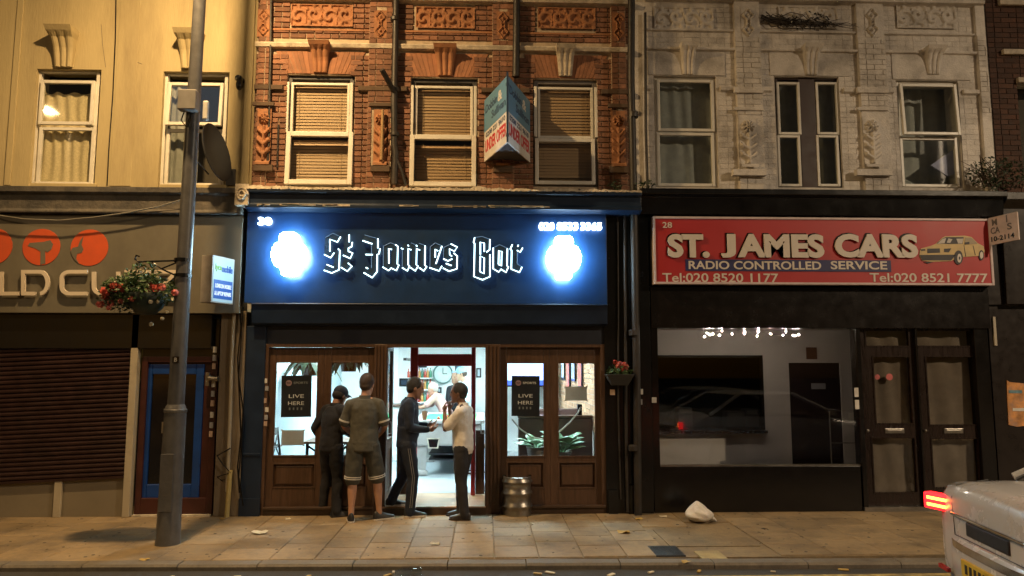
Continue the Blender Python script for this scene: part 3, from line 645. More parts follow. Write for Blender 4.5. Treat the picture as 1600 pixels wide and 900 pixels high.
# crumbling ledge on top of the bar fascia
Yc = -.30
czt = at(690, 297, Yc)[1]; cx0, cx1 = at(383, 300, Yc)[0], at(1003, 300, Yc)[0]
led = MB()
N_ = 150
def lz(u, v):
    x = cx0 + (cx1 - cx0) * u; ed = random.gauss(0, .006)
    return (x, Yc + .02 + v * (BY + .05 - Yc) + (ed if v < .1 else 0), czt + .02 + v * .10 + random.gauss(0, .010))
led.grid(lz, N_, 5); led.build('ledge_flashing', stonew, rb)
lip = MB(); zz_ = 0
for side in (0,):
    top_ = []
    for k in range(261): zz_ = .8 * zz_ + random.gauss(0, .007); top_.append(.026 + zz_)
    lip.rings([[(cx0 + (cx1 - cx0) * k / 260, Yc - .006 + random.gauss(0, .004), czt - .006 + random.gauss(0, .003)), (cx0 + (cx1 - cx0) * k / 260, Yc + .0, czt + max(.004, top_[k])), (cx0 + (cx1 - cx0) * k / 260, Yc + .05, czt + .03), (cx0 + (cx1 - cx0) * k / 260, Yc + .05, czt + .0)] for k in range(261)])
lip.build('crumbling_mortar_lip', stonew, rb)
zc1, zc2 = at(690, 323, -.26)[1], at(690, 332, -.2)[1]
MB().profile([(BY, czt + .015), (Yc, czt + .01), (Yc, czt - .04), (Yc + .05, czt - .07), (Yc + .05, zc1 + .03), (Yc + .02, zc1 + .01), (Yc + .02, zc1 - .03), (-.17, zc2 - .0), (BY, zc2)], cx0, cx1).build('bar_cornice', navyd, rb, bevel=.005)
for k in range(46):   # flaking paint along the cornice lip
    u = random.random(); x = cx0 + .1 + (cx1 - cx0 - 1.4) * u; L = random.uniform(.04, .22)
    MB().box(x, x + L, Yc + .012, Yc + .022, zc1 - .005 + random.gauss(0, .004), zc1 + .012 + random.gauss(0, .004)).build('paint_flake', stonew, rb)
# weeds on the ledge
def leaves(name, c, rad, n, size, m, parent, seed=1, droop=0.):
    rnd = random.Random(seed); b = MB()
    for _ in range(n):
        while True:
            d = Vector((rnd.uniform(-1, 1), rnd.uniform(-1, 1), rnd.uniform(-1, 1)))
            if d.length < 1: break
        p = Vector(c) + Vector((d.x * rad[0], d.y * rad[1], d.z * rad[2])); s = size * rnd.uniform(.5, 1.3)
        e = Euler((rnd.uniform(-1.2, 1.2) - droop, rnd.uniform(-1.2, 1.2), rnd.uniform(0, 6.28))).to_matrix()
        P = [p + e @ Vector(q) * s for q in ((0, -1, 0), (.42, -.2, .12), (.3, .5, .1), (0, 1, -.08), (-.3, .5, .1), (-.42, -.2, .12))]
        b.quad(P[0], P[1], P[2], P[3]); b.quad(P[0], P[3], P[4], P[5])
    o = b.build(name, m, parent); return tag(o, kind='stuff') if parent else o
# ------------------------------------------------------------------ fascia, pilasters
FY = -.14
fx0, fx1, fz0, fz1 = rc(384, 948, 332, 474, FY)
box('fascia_panel', fx0, fx1, FY, .10, fz0, fz1 + .01, navy, rb, bevel=.004)
MB().profile([(.1, fz0 - .004), (FY - .03, fz0 - .004), (FY - .035, fz0 - .02), (FY - .01, fz0 - .035), (FY + .02, fz0 - .26), (FY + .06, fz0 - .285), (.1, fz0 - .285)], fx0 + .1, fx1).build('awning_box', navyd, rb, bevel=.004)
zh = at(690, 538, 0.02)[1]
lx, rx = at(384, 650, 0)[0], at(948, 650, 0)[0]
box('lintel', lx, rx, .0, .14, zh, fz0 - .286, mat('dark_lintel', (.02, .025, .04), .5), rb)
# left and right navy pilasters
pl0, pl1 = at(380, 650, -.03)[0], at(411, 650, -.03)[0]
pil = box('shop_pilaster', pl0, pl1, -.03, .3, .0, fz0 - .29, navyd, rb, bevel=.006)
MB().box(pl0 - .01, pl1 + .006, -.055, -.031, 0, .22).build('plinth', navyd, pil, bevel=.004); MB().box(pl0 + .02, pl1 - .02, -.045, -.031, .75, .78).build('moulding', navyd, pil, bevel=.004)
pr0, pr1 = at(946, 650, -.03)[0], at(1019, 650, -.03)[0]
pr = box('shop_pilaster', pr0, pr1, -.03, .3, 0, zc2, black, rb, bevel=.006)
[MB().box(pr0 + a, pr0 + b, -.07, -.031, 0, c).build('plinth', black, pr, bevel=.004) for a, b, c in ((.02, .14, .30), (.28, .36, .36))]
pipe(((987, -60), (986, 120), (990, 300), (992, 440), (995, 600), (997, 806)), .05, -.12, 'rainwater_pipe')
pipe(((976, 300), (977, 450), (978, 600), (979, 720), (981, 800)), .022, -.07, 'cable_pipe'); pipe(((965, 330), (966, 480), (966, 640), (970, 780)), .012, -.05, 'cable_pipe')
pipe(((1008, 20), (1009, 200), (1012, 300)), .02, BY - .05, 'cable_pipe')
for y in (180, 330, 520, 700): X, Z = at(990, y, -.12); MB().lathe([(.055, -.04), (.065, -.03), (.065, .03), (.055, .04)], (X, -.12, Z), 12).build('pipe_collar', iron, rb)
for i, (x, y) in enumerate(((1001, 612), (1000, 628), (957, 613), (1022, 625))):
    X, Z = at(x, y, -.04); box('small_notice', X - .03, X + .03, -.05, -.031, Z - .035, Z + .035, stk[i % 3], rb)
# ------------------------------------------------------------------ timber shop front
def leaf(glassp, panelp, x0, x1, ytop, ybot, Y, poster=None):
    """glazed timber door leaf: stiles and rails, glass, raised panel"""
    GX0, GX1, GZ0, GZ1 = rc(*glassp, Y); PX0, PX1, PZ0, PZ1 = rc(*panelp, Y); L0, L1 = at(x0, 650, Y)[0], at(x1, 650, Y)[0]; Z0, Z1 = at(x0, ybot, Y)[1], at(x0, ytop, Y)[1]
    d = MB(); d.box(L0, GX0, Y, Y + .055, Z0, Z1); d.box(GX1, L1, Y, Y + .055, Z0, Z1); d.box(GX0, GX1, Y + .001, Y + .054, GZ1, Z1); d.box(GX0, GX1, Y + .001, Y + .054, PZ1, GZ0); d.box(GX0, GX1, Y + .001, Y + .054, Z0, PZ0)
    d = d.build('door', wood, rb, bevel=.006)
    MB().frame(GX0 - .012, GX1 + .012, GZ0 - .012, GZ1 + .012, .02, Y - .008, Y + .0).build('glazing_bead', wood, d, bevel=.004)
    MB().box(GX0, GX1, Y + .028, Y + .034, GZ0, GZ1).build('pane', glass, d)
    b = MB(); b.box(GX0, GX1, Y + .03, Y + .045, PZ0, PZ1); i = .05
    b.rings([[(GX0 + .02, Y + .03, PZ0 + .02), (GX1 - .02, Y + .03, PZ0 + .02), (GX1 - .02, Y + .03, PZ1 - .02), (GX0 + .02, Y + .03, PZ1 - .02)], [(GX0 + i, Y + .012, PZ0 + i), (GX1 - i, Y + .012, PZ0 + i), (GX1 - i, Y + .012, PZ1 - i), (GX0 + i, Y + .012, PZ1 - i)]])
    b.build('panel', wood, d); MB().frame(GX0 - .006, GX1 + .006, PZ0 - .006, PZ1 + .006, .018, Y - .007, Y + .002).build('panel_moulding', wood, d, bevel=.003)
    return d
DY = .04
d1 = leaf((429, 495, 566, 712), (428, 484, 724, 762), 416.5, 504.5, 543, 793, DY)
d2 = leaf((516, 575, 566, 712), (516, 573, 724, 762), 504.5, 583.5, 543, 793, DY)
d3 = leaf((792, 850, 567, 713), (792, 848, 722, 763), 781.5, 859.5, 543, 790, DY)
d4 = leaf((872, 930, 567, 713), (874, 929, 722, 763), 859.5, 939.5, 543, 790, DY)
for d in (d3, d4):
    pass
for a, b in ((411, 417), (939, 946)): box('door_jamb', at(a, 650, .0)[0], at(b, 650, .0)[0], -.01, .12, 0, zh, wood, rb, bevel=.006)
jp = [(583, 604), (758, 782)]
for a, b in jp:
    X0, X1 = at(a, 650, .0)[0], at(b, 650, .0)[0]; p_ = MB().box(X0, X1, -.01, .12, 0, zh)
    p_ = p_.build('pillar', wood, rb, bevel=.008)
    n = 4
    for k in range(n): xx = X0 + (X1 - X0) * (k + .5) / n; MB().box(xx - .012, xx + .012, -.022, -.012, .12, zh - .02).build('flute', wood, p_, bevel=.004)
box('door_head', lx, rx, -.005, .13, at(690, 543, 0)[1] + .002, zh + .002, wood, rb, bevel=.004)
for a, b in ((411, 583), (783, 946)):
    X0, X1 = at(a, 800, 0)[0], at(b, 800, 0)[0]; MB().box(X0, X1, -.02, .13, 0, .075).box(X0, X1, -.05, .13, .076, .105).build('door_sill', mat('dark_sill', (.055, .032, .02), .45, var=.3), rb, bevel=.005)
# recessed entrance, its tread and inner frame
IY = .78; zfl = .115
e0, e1 = at(604, 650, .1)[0], at(757, 650, .1)[0]
box('entrance_step', e0 - .02, e1 + .02, -.03, 1.02, 0, zfl - .012, woodl, rb, bevel=.01)
box('step_riser', e0 - .02, e1 + .02, -.045, -.031, 0, zfl - .03, mat('dark_sill', (.055, .032, .02)), rb)
zi = at(690, 538, IY)[1]
inner = MB(); XI = lambda p: at(p, 650, IY)[0]; ZI = lambda p: at(690, p, IY)[1]
for a, b in ((640, 652), (736, 743)): inner.box(XI(a), XI(b), IY, IY + .09, zfl - .011, zi + .05)
inner.box(XI(652), XI(736), IY + .002, IY + .088, ZI(572), ZI(553)); 
inner.box(XI(616), XI(757), IY + .002, IY + .088, ZI(537), ZI(530))
inner = inner.build('entrance_frame', redwood, rb, bevel=.008)
for px in ((622, 640, 538, 664), (652, 736, 538, 553), (743, 757, 538, 672)):
    X0, X1, Z0, Z1 = rc(*px, IY + .04); MB().box(X0, X1, IY + .04, IY + .046, Z0, Z1).build('pane', glass, inner)
for px in ((620, 640, 664, 771), (743, 757, 672, 771)):
    X0, X1, Z0, Z1 = rc(*px, IY + .04); MB().box(X0, X1, IY + .02, IY + .07, zfl, Z1).box(X0 + .03, X1 - .03, IY + .008, IY + .021, zfl + .2, Z1 - .08).build('side_panel', wood, inner, bevel=.004)
# the open leaf folded back along the left return, and the right return
def return_leaf(X, inward):
    d = MB(); Y0, Y1 = .13, IY; t = .05; xs = (X - t, X) if inward < 0 else (X, X + t); zt = zi - .0
    d.box(*xs, Y0, Y0 + .10, zfl, zt); d.box(*xs, Y1 - .10, Y1, zfl, zt); d.box(xs[0] + .001, xs[1] - .001, Y0 + .1, Y1 - .1, zfl, zfl + .14); d.box(xs[0] + .001, xs[1] - .001, Y0 + .1, Y1 - .1, .78, .92); d.box(xs[0] + .001, xs[1] - .001, Y0 + .1, Y1 - .1, zt - .1, zt)
    d = d.build('door', wood, rb, bevel=.006); xm = sum(xs) / 2
    MB().box(xm - .003, xm + .003, Y0 + .1, Y1 - .1, .92, zt - .1).build('pane', glass, d); MB().box(xm - .008, xm + .012, Y0 + .1, Y1 - .1, zfl + .14, .78).build('panel', wood, d)
    MB().tube([(xm - .03 * inward, Y0 + .05, 1.0), (xm - .08 * inward, Y0 + .05, 1.0), (xm - .08 * inward, Y0 + .05, 1.15), (xm - .03 * inward, Y0 + .05, 1.15)], .009, 8).build('handle', steel, d)
return_leaf(e0, -1); return_leaf(e1 + .01, 1)
box('entrance_ceiling', e0 - .05, e1 + .05, .12, IY, zi + .005, zi + .05, wood, rb)
# stickers on the left jamb
for k, (x, y) in enumerate(((415, 595), (417, 607), (414, 626), (417, 640), (416, 652), (415, 662))):
    X, Z = at(x, y, -.012); box('sticker', X - .022, X + .02, -.016, -.0105, Z - .03, Z + .03, stk[k % 3], rb)
# =================================================================== illuminated bar sign
sg = thing('bar_sign', 'illuminated blackletter bar sign with glowing white lantern emblems on the navy fascia', 'sign', (at(660, 400, FY)[0], FY, fz0))
tubem = emi('white_neon', (.62, .92, 1.0), 4.0); faint = emi('dim_neon_edge', (.25, .45, .75), .35); lamp_em = emi('emblem_light', (.52, .82, 1.0), 48.0)
bodym = mat('dark_chrome_letter', (.035, .07, .13), .3, metal=.3, var=.1)
C1 = lambda p: (490 + p[0] / 9, 350 + p[1] / 9); C2 = lambda p: (590 + p[0] / 9, 350 + p[1] / 9); C3 = lambda p: (720 + p[0] / 9, 350 + p[1] / 9)
GL = [
 (C1, [[(270,130),(380,180),(335,255),(230,215),(230,385),(290,405),(345,350),(372,372),(358,645),(255,690),(145,650),(185,570),(280,610),(300,470),(240,475),(150,430),(165,190)]], [],
  [[(380,180),(335,255),(230,215),(230,385)],[(150,430),(240,475),(290,405)],[(345,350),(370,370),(358,645),(255,690),(145,650)],[(185,570),(280,610)]], [[(165,190),(270,130),(350,165)]]),
 (C1, [[(500,150),(500,255),(545,255),(535,320),(490,340),(490,385),(550,410),(515,485),(505,520),(540,595),(475,665),(385,610),(425,520),(430,300),(450,200)]], [],
  [[(500,150),(500,255)],[(545,255),(535,320),(490,340),(490,385),(550,410),(515,485),(415,440)],[(385,610),(475,665),(540,595),(485,550)]], []),
 (C1, [[(690,235),(720,155),(905,205),(905,340),(935,345),(920,420),(895,430),(893,670),(825,755),(705,685),(735,612),(815,630),(818,445),(730,432),(735,415),(818,400),(825,285)]], [],
  [[(690,235),(825,280)],[(905,205),(905,340)],[(935,345),(920,420),(895,430),(893,670),(825,755),(705,685)],[(730,430),(830,432)],[(735,612),(765,628)]], [[(720,155),(885,200)],[(815,300),(815,620)]]),
 (C2, [[(80,310),(180,265),(285,315),(278,565),(300,575),(265,655),(190,620),(155,655),(70,605),(80,590)]], [[(160,345),(200,360),(195,570),(160,555)]],
  [[(160,555),(158,345),(200,360)],[(250,290),(285,315),(278,565),(300,575),(265,655),(190,620),(155,655),(70,605)]], [[(80,600),(80,310),(180,265),(240,285)]]),
 (C2, [[(330,340),(380,270),(440,300),(480,265),(550,300),(580,270),(668,305),(665,580),(690,600),(650,660),(585,615),(530,660),(465,615),(420,660),(345,615),(350,360)]], [[(435,350),(475,365),(470,570),(432,575)],[(552,350),(595,370),(590,580),(550,575)]],
  [[(330,340),(360,355)],[(425,295),(437,312)],[(475,365),(432,345),(430,575),(450,590),(420,660),(345,615)],[(543,298),(555,316)],[(595,370),(550,345),(545,575),(570,590),(530,660),(465,615)],[(668,305),(665,580),(690,600),(650,660),(585,615)]], [[(345,600),(350,350)],[(470,265),(545,295)],[(580,270),(665,300)]]),
 (C2, [[(740,320),(810,265),(905,310),(820,560),(905,590),(865,660),(730,615)]], [[(812,355),(850,380),(810,470)]],
  [[(810,470),(812,355),(850,380)],[(905,310),(820,560)],[(730,615),(865,660),(905,590)]], [[(735,605),(740,320),(810,265),(890,300)]]),
 (C2, [[(935,330),(1030,280),(1120,325),(1080,385),(1070,410),(1120,450),(1115,630),(1005,665),(920,620),(960,555),(990,520),(925,490)]], [[(1010,350),(1060,380),(1045,440),(1015,430)]],
  [[(1030,280),(1120,325),(1080,385),(1010,350),(1015,430),(1045,455)],[(1070,410),(1120,450),(1115,630),(1005,665),(920,620)],[(925,490),(990,520),(1050,490)],[(960,555),(1040,585)]], [[(925,480),(930,330),(1030,280)]]),
 (C3, [[(195,190),(300,175),(410,215),(405,365),(370,395),(410,430),(410,740),(305,785),(180,740),(195,275),(180,260)]], [[(275,255),(330,270),(330,390),(275,430)],[(275,450),(330,480),(325,700),(270,665)]],
  [[(195,190),(180,260),(195,275),(185,740),(305,785),(410,740),(410,430)],[(410,215),(405,365),(360,395)],[(275,430),(275,255),(330,270),(330,390)],[(270,665),(275,450),(330,480),(325,700),(270,670)]], [[(195,190),(300,175),(410,215)]]),
 (C3, [[(455,335),(545,290),(655,340),(650,590),(670,600),(635,680),(565,635),(535,675),(455,630)]], [[(535,375),(575,385),(570,590),(530,565)]],
  [[(655,345),(650,590),(670,600),(635,680),(565,635),(535,675),(455,630),(455,335)],[(530,565),(535,375),(575,385),(570,590),(530,568)]], [[(455,335),(545,290),(655,340)]]),
 (C3, [[(725,290),(760,320),(800,295),(870,335),(835,395),(790,370),(795,560),(860,605),(825,680),(710,635),(715,370),(695,355)]], [],
  [[(725,290),(695,355),(715,370),(710,635),(825,680),(860,605)],[(808,295),(800,318)],[(870,335),(835,395),(790,370)]], [[(795,400),(792,560),(850,598)]]),
]
for cv, bodies, hs, lit, dim in GL:
    W = lambda p, Y: at(*cv(p), Y)
    lt = MB()
    for poly in bodies: lt.prism([W(p, FY - .03) for p in poly][::-1], FY - .045, FY - .002)
    lt = lt.build('blackletter', bodym, sg, fix=True)
    for poly in hs: MB().prism([W(p, FY - .04) for p in poly][::-1], FY - .047, FY - .043).build('letter_counter', navy, lt, fix=True)
    b = MB()
    for pl in lit: b.tube([(W(p, FY - .05)[0], FY - .052, W(p, FY - .05)[1]) for p in pl], .0078, 6)
    b.build('lit_edge', tubem, lt)
    if dim:
        b = MB()
        for pl in dim: b.tube([(W(p, FY - .05)[0], FY - .050, W(p, FY - .05)[1]) for p in pl], .004, 5)
        b.build('dim_edge', faint, lt)
def emblem(cx, cy):
    pts = []
    P = lambda x, y: pts.append((cx + x, cy + y))
    P(-13, -33); P(-9, -35.5); P(9, -35.5); P(13, -33); P(14.5, -30); P(14.5, -22); P(17, -19.5)
    for k in range(13):
        a = R(-44 + k * 88 / 12); r_ = 26.8 + (.7 if k % 2 else 0); P(r_ * math.cos(a) + .0, r_ * math.sin(a) - 1)
    P(14, 20); P(12.5, 24); P(12, 29); P(9, 31.5); P(-9, 31.5); P(-12, 29); P(-12.5, 24); P(-14, 20)
    for k in range(13):
        a = R(136 + k * 88 / 12); r_ = 26.8 + (.7 if k % 2 else 0); P(r_ * math.cos(a), r_ * math.sin(a) - 1)
    P(-17, -19.5); P(-14.5, -22); P(-14.5, -30)
    w3 = [at(*p, FY - .1) for p in pts]
    MB().prism(w3[::-1], FY - .15, FY - .04).build('lantern_emblem', lamp_em, sg, fix=True)
    X, Z = at(cx, cy, FY); MB().lathe([(.16, -.041), (.16, 0)], (X, FY, Z), 20, 'y').build('emblem_mount', navy, sg)
emblem(452.5, 399.5); emblem(880.5, 405)
digit = emi('digit_light', (.72, .88, 1.0), 9.0)
ptext('house_number', '30', (404, 425, 340, 352), FY - .02, digit, sg, .03, .03)
for s, a, b in (('020', 842, 866), ('8533', 870, 903), ('3365', 907, 940)): ptext('phone_digits', s, (a, b, 348, 360), FY - .02, digit, sg, .03, .03)
# =================================================================== inside the bar
RX0, RX1, RY1, RZ1 = lx + .02, rx - .02, 6.2, 2.62
bar_room = thing('bar_interior', 'brightly lit white bar room behind the timber doors', 'room', (-.7, 3, 0))
floor_m = mat('grey_bar_floor', (.36, .40, .42), .35, var=.15, scale=3)
box('room_floor', RX0, RX1, .13, RY1, .05, zfl - .013, floor_m, bar_room)
box('room_ceiling', RX0 - .1, RX1 + .1, .14, RY1 + .1, RZ1, RZ1 + .1, white_w, bar_room)
box('back_wall', RX0 - .1, RX1 + .1, RY1, RY1 + .1, 0, RZ1 + .1, white_w, bar_room)
box('side_wall', RX0 - .1, RX0, .14, RY1, 0, RZ1, mat('pale_blue_wall', (.55, .68, .74), .7, var=.08), bar_room)
bsw = box('side_wall', RX1, RX1 + .1, .14, RY1, 0, RZ1, mat('brick_mortar_light', (.5, .45, .4), .9), bar_room)
bwm = mat('bar_brick', (.46, .26, .15), .8, var=.25, scale=9, bump=.3, piece=.3)
mm_ = MB()
for a, b, c, d in lay_bricks(.2, RY1 - .05, .95, RZ1 - .02, []): mm_.box(RX1 - .012, RX1 + .01, a, b, c, d)
tag(mm_.build('brickwork', bwm, bsw), kind='stuff')
box('front_downstand', RX0, RX1, .145, .22, zh - .02, RZ1, white_w, bar_room)
# ceiling light panels
lmat = emi('bar_light_panel', (.70, .94, 1.0), 100.0)
for k, (x, y) in enumerate(((-2.2, 1.5), (.5, 1.5), (-2.2, 4.3), (.5, 4.3), (-.85, 2.9))):
    t = thing('ceiling_light', 'square cool white light panel on the bar ceiling', 'light', (x, y, RZ1), group='light panels on the bar ceiling')
    MB().frame(-.34, .34, -.34, .34, .03, -.0, .0).build  # frame made below
    b = MB(); b.box(-.33, .33, -.33, -.30, -.035, -.002); b.box(-.33, .33, .30, .33, -.035, -.002); b.box(-.33, -.30, -.3, .3, -.035, -.002); b.box(.30, .33, -.3, .3, -.035, -.002)
    b.build('frame', upvc, t, local=True); MB().box(-.298, .298, -.298, .298, -.028, -.004).build('diffuser', lmat, t, local=True)
# clock ring on the back wall
X, Z = at(692, 584, RY1 - .03); ck = thing('wall_clock', 'large round clock with a dark rim on the white back wall', 'clock', (X, RY1, Z))
MB().lathe([(.185, -.03), (.215, -.05), (.215, 0), (.185, 0), (.185, -.03)], (X, RY1 - .002, Z), 40, 'y').build('rim', mat('green_grey_rim', (.12, .2, .19), .4), ck, smooth=True)
MB().lathe([(.184, -.02), (.184, -.004)], (X, RY1 - .002, Z), 40, 'y').build('dial', mat('clock_dial', (.55, .66, .62), .5), ck)
MB().box(X - .006, X + .006, RY1 - .03, RY1 - .024, Z, Z + .13).box(X, X + .09, RY1 - .032, RY1 - .025, Z - .006, Z + .006).build('hand', black, ck)
def framed(px, Y, label, m1, m2, cat='picture', name='wall_picture'):
    X0, X1, Z0, Z1 = rc(*px, Y); t = thing(name, label, cat, ((X0 + X1) / 2, Y, Z0))
    MB().frame(X0, X1, Z0, Z1, .03, Y - .03, Y - .001).build('frame', m1, t); box('print', X0 + .03, X1 - .03, Y - .012, Y - .002, Z0 + .03, Z1 - .03, m2, t)
    return t
tealp = mat('teal_print', (.12, .22, .26), .5, var=.5, scale=9); bluep = mat('pale_print', (.45, .55, .62), .5, var=.4, scale=8); redp = mat('red_print', (.5, .12, .08), .6, var=.6, scale=14)
framed((711, 721, 569, 586), RY1 - .001, 'small dark framed notice right of the round clock', dgrey, tealp)
framed((683, 690, 605, 614), RY1 - .001, 'little framed print on the back wall under the clock', dgrey, bluep)
framed((653, 667, 563, 574), RY1 - .001, 'dark menu board high on the back wall', black, tealp)
tv = framed((624, 640, 591, 604), RY1 - 1.6, 'small black television seen through the entrance sidelight', black, mat('tv_off', (.02, .03, .05), .2), 'television', 'television')
box('bracket', worldloc(tv).x - .03, worldloc(tv).x + .03, RY1 - 1.6, RY1, 2.0, 2.05, black, tv)
framed((744, 752, 575, 590), RY1 - .002, 'pale framed print seen through the right entrance sidelight', dgrey, bluep)
# red bottle shelf behind the man in navy
shf = thing('back_shelf', 'white shelf of red and amber bottles on the bar back wall', 'shelf', (at(655, 600, 6)[0], RY1 - .15, 1.1))
for k, y in enumerate((590, 608, 628)):
    X0, X1, Z0, Z1 = rc(634, 676, y, y + 2, RY1 - .2); box('shelf_board', X0, X1, RY1 - .25, RY1 - .001, Z0, Z0 + .025, white_w, shf)
    for j in range(9):
        if j == 4 and k == 1: continue
        xx = X0 + .05 + j * (X1 - X0 - .1) / 8; hh = random.uniform(.17, .22); r_ = .028
        bt = MB().lathe([(r_, 0), (r_, hh * .6), (r_ * .4, hh * .78), (r_ * .4, hh)], (xx, RY1 - .13, Z0 + .026), 10).build('bottle', mat(('bottle_red', 'bottle_amber', 'bottle_green')[(j + k) % 3], ((.45, .06, .04), (.45, .22, .06), (.06, .2, .12))[(j + k) % 3], .2), None, smooth=True)
        tag(bt, 'small bottle standing on the bar back shelf', 'bottle', 'bottles on the bar back shelf')
# pool table
px_, pz_ = at(700, 650, 2.6); ptb = thing('pool_table', 'grey pub pool table with green cloth inside the bar', 'pool table', (px_, 3.5, zfl))
tx0, tx1, ty0, ty1 = at(650, 650, 2.6)[0], at(752, 650, 2.6)[0], 2.6, 4.6; tz = at(700, 656, 2.6)[1]
pg = mat('pool_grey', (.34, .32, .30), .45, var=.1)
MB().box(tx0, tx1, ty0, ty1, tz - .42, tz - .06).build('cabinet', pg, ptb, bevel=.03)
MB().box(tx0 - .05, tx1 + .05, ty0 - .05, ty0 + .09, tz - .06, tz).box(tx0 - .05, tx1 + .05, ty1 - .09, ty1 + .05, tz - .06, tz).box(tx0 - .05, tx0 + .09, ty0 + .09, ty1 - .09, tz - .06, tz).box(tx1 - .09, tx1 + .05, ty0 + .09, ty1 - .09, tz - .06, tz).build('rail', mat('pool_rail', (.42, .40, .38), .4), ptb, bevel=.012)
box('cloth', tx0 + .09, tx1 - .09, ty0 + .09, ty1 - .09, tz - .05, tz - .02, mat('green_baize', (.03, .42, .12), .9), ptb)
for (x, y) in ((tx0 + .1, ty0 + .12), (tx1 - .1, ty0 + .12), (tx0 + .1, ty1 - .12), (tx1 - .1, ty1 - .12)):
    MB().rings([[(x + a * s, y + b * s, z) for a, b in ((-1, -1), (1, -1), (1, 1), (-1, 1))] for s, z in ((.09, tz - .42), (.055, zfl + .08), (.085, zfl + .05), (.085, zfl))]).build('leg', pg, ptb)
hx, hz = at(677, 692, ty0 - .01); 
MB().prism([(hx - .11, hz + .08), (hx + .11, hz + .08), (hx + .08, hz - .09), (hx - .08, hz - .09)][::-1], ty0 - .012, ty0 + .004).build('ball_return', stonew, ptb, fix=True)
MB().prism([(hx - .085, hz + .06), (hx + .085, hz + .06), (hx + .06, hz - .07), (hx - .06, hz - .07)][::-1], ty0 - .016, ty0 - .008).build('ball_return_window', black, ptb, fix=True)
for k in range(2): box('base_shelf', tx0 + .2, tx1 - .2, ty0 + .2, ty1 - .2, zfl + .22 + k * .09, zfl + .245 + k * .09, dgrey, ptb)
for k in range(7):
    bl = MB().ball((tx0 + .35 + .1 * (k % 4) + .03 * k, ty0 + .3 + .22 * (k // 2) + .05 * (k % 3), tz + .008), .027, 8).build('pool_ball', mat(('ball_red', 'ball_yellow')[k % 2], ((.5, .03, .03), (.6, .5, .05))[k % 2], .15), None, smooth=True)
    tag(bl, ('red' if k % 2 == 0 else 'yellow') + ' pool ball lying on the green cloth', 'ball', 'pool balls on the table')
# bar counter on the left behind the drinkers, tables and chairs
def table(x, y, label, w=.65):
    t = thing('bar_table', label, 'table', (x, y, zfl)); h = .74
    MB().box(-w / 2, w / 2, -w / 2, w / 2, h - .03, h).build('table_top', mat('table_brown', (.16, .09, .05), .4), t, local=True, bevel=.006)
    for a, b in ((-1, -1), (1, -1), (1, 1), (-1, 1)): MB().tube([(a * w * .44, b * w * .44, 0), (a * w * .42, b * w * .42, h - .03)], .022, 8).build('leg', black, t, local=True)
    for s in (-1, 1): MB().tube([(-w * .42, s * w * .4, h - .06), (w * .42, s * w * .4, .32)], .014, 6).tube([(w * .42, s * w * .4, h - .06), (-w * .42, s * w * .4, .32)], .014, 6).build('cross_brace', black, t, local=True)
    return t
def chair(x, y, rz, label, m):
    t = thing('bar_chair', label, 'chair', (x, y, zfl), rz)
    MB().box(-.2, .2, -.2, .2, .43, .465).build('seat', m, t, local=True, bevel=.01)
    for a, b in ((-1, -1), (1, -1), (1, 1), (-1, 1)): MB().tube([(a * .19, b * .19, 0), (a * .175, b * .175, .44)], .016, 7).build('leg', m, t, local=True)
    for a in (-1, 1): MB().tube([(a * .175, .18, .45), (a * .175, .24, .88)], .016, 7).build('back_post', m, t, local=True)
    MB().box(-.19, .19, .225, .25, .80, .9).box(-.19, .19, .205, .225, .62, .67).build('backrest', m, t, local=True)
    MB().tube([(-.17, .2, .5), (.17, .23, .82)], .010, 6).tube([(.17, .2, .5), (-.17, .23, .82)], .010, 6).build('cross_back', m, t, local=True)
    return t
table(-2.15, .95, 'small cross-braced bar table behind the left timber doors'); 
chair(-2.72, .95, R(90), 'dark cross-back chair by the pale side wall', black); chair(-2.05, 1.65, 0, 'dark cross-back chair pushed behind the small table', black)
MB().box
bc = thing('bar_counter', 'white fronted bar counter along the back left of the room', 'counter', (-2.3, 4.9, zfl))
box('counter_front', RX0 + .1, -1.35, 4.6, 5.2, zfl, 1.12, mat('counter_white', (.7, .72, .7), .5), bc); box('counter_top', RX0 + .1, -1.3, 4.55, 5.25, 1.121, 1.16, wood, bc, bevel=.008)
st = thing('bar_stool', 'round wooden bar stool just inside the entrance', 'stool', (at(741, 760, 1.15)[0] , 1.12, zfl))
MB().lathe([(.02, .60), (.17, .60), (.185, .615), (.185, .64), (.17, .655), (.02, .655)], (0, 0, 0), 24).build('seat', woodl, st, local=True, smooth=True)
for k in range(4):
    a = R(45 + 90 * k); MB().tube([(.19 * math.cos(a), .19 * math.sin(a), 0), (.11 * math.cos(a), .11 * math.sin(a), .61)], [.02, .016], 8).build('leg', wood, st, local=True)
MB().lathe([(.150, .25), (.165, .25), (.165, .27), (.150, .27), (.150, .25)], (0, 0, 0), 20).build('foot_ring', wood, st, local=True)
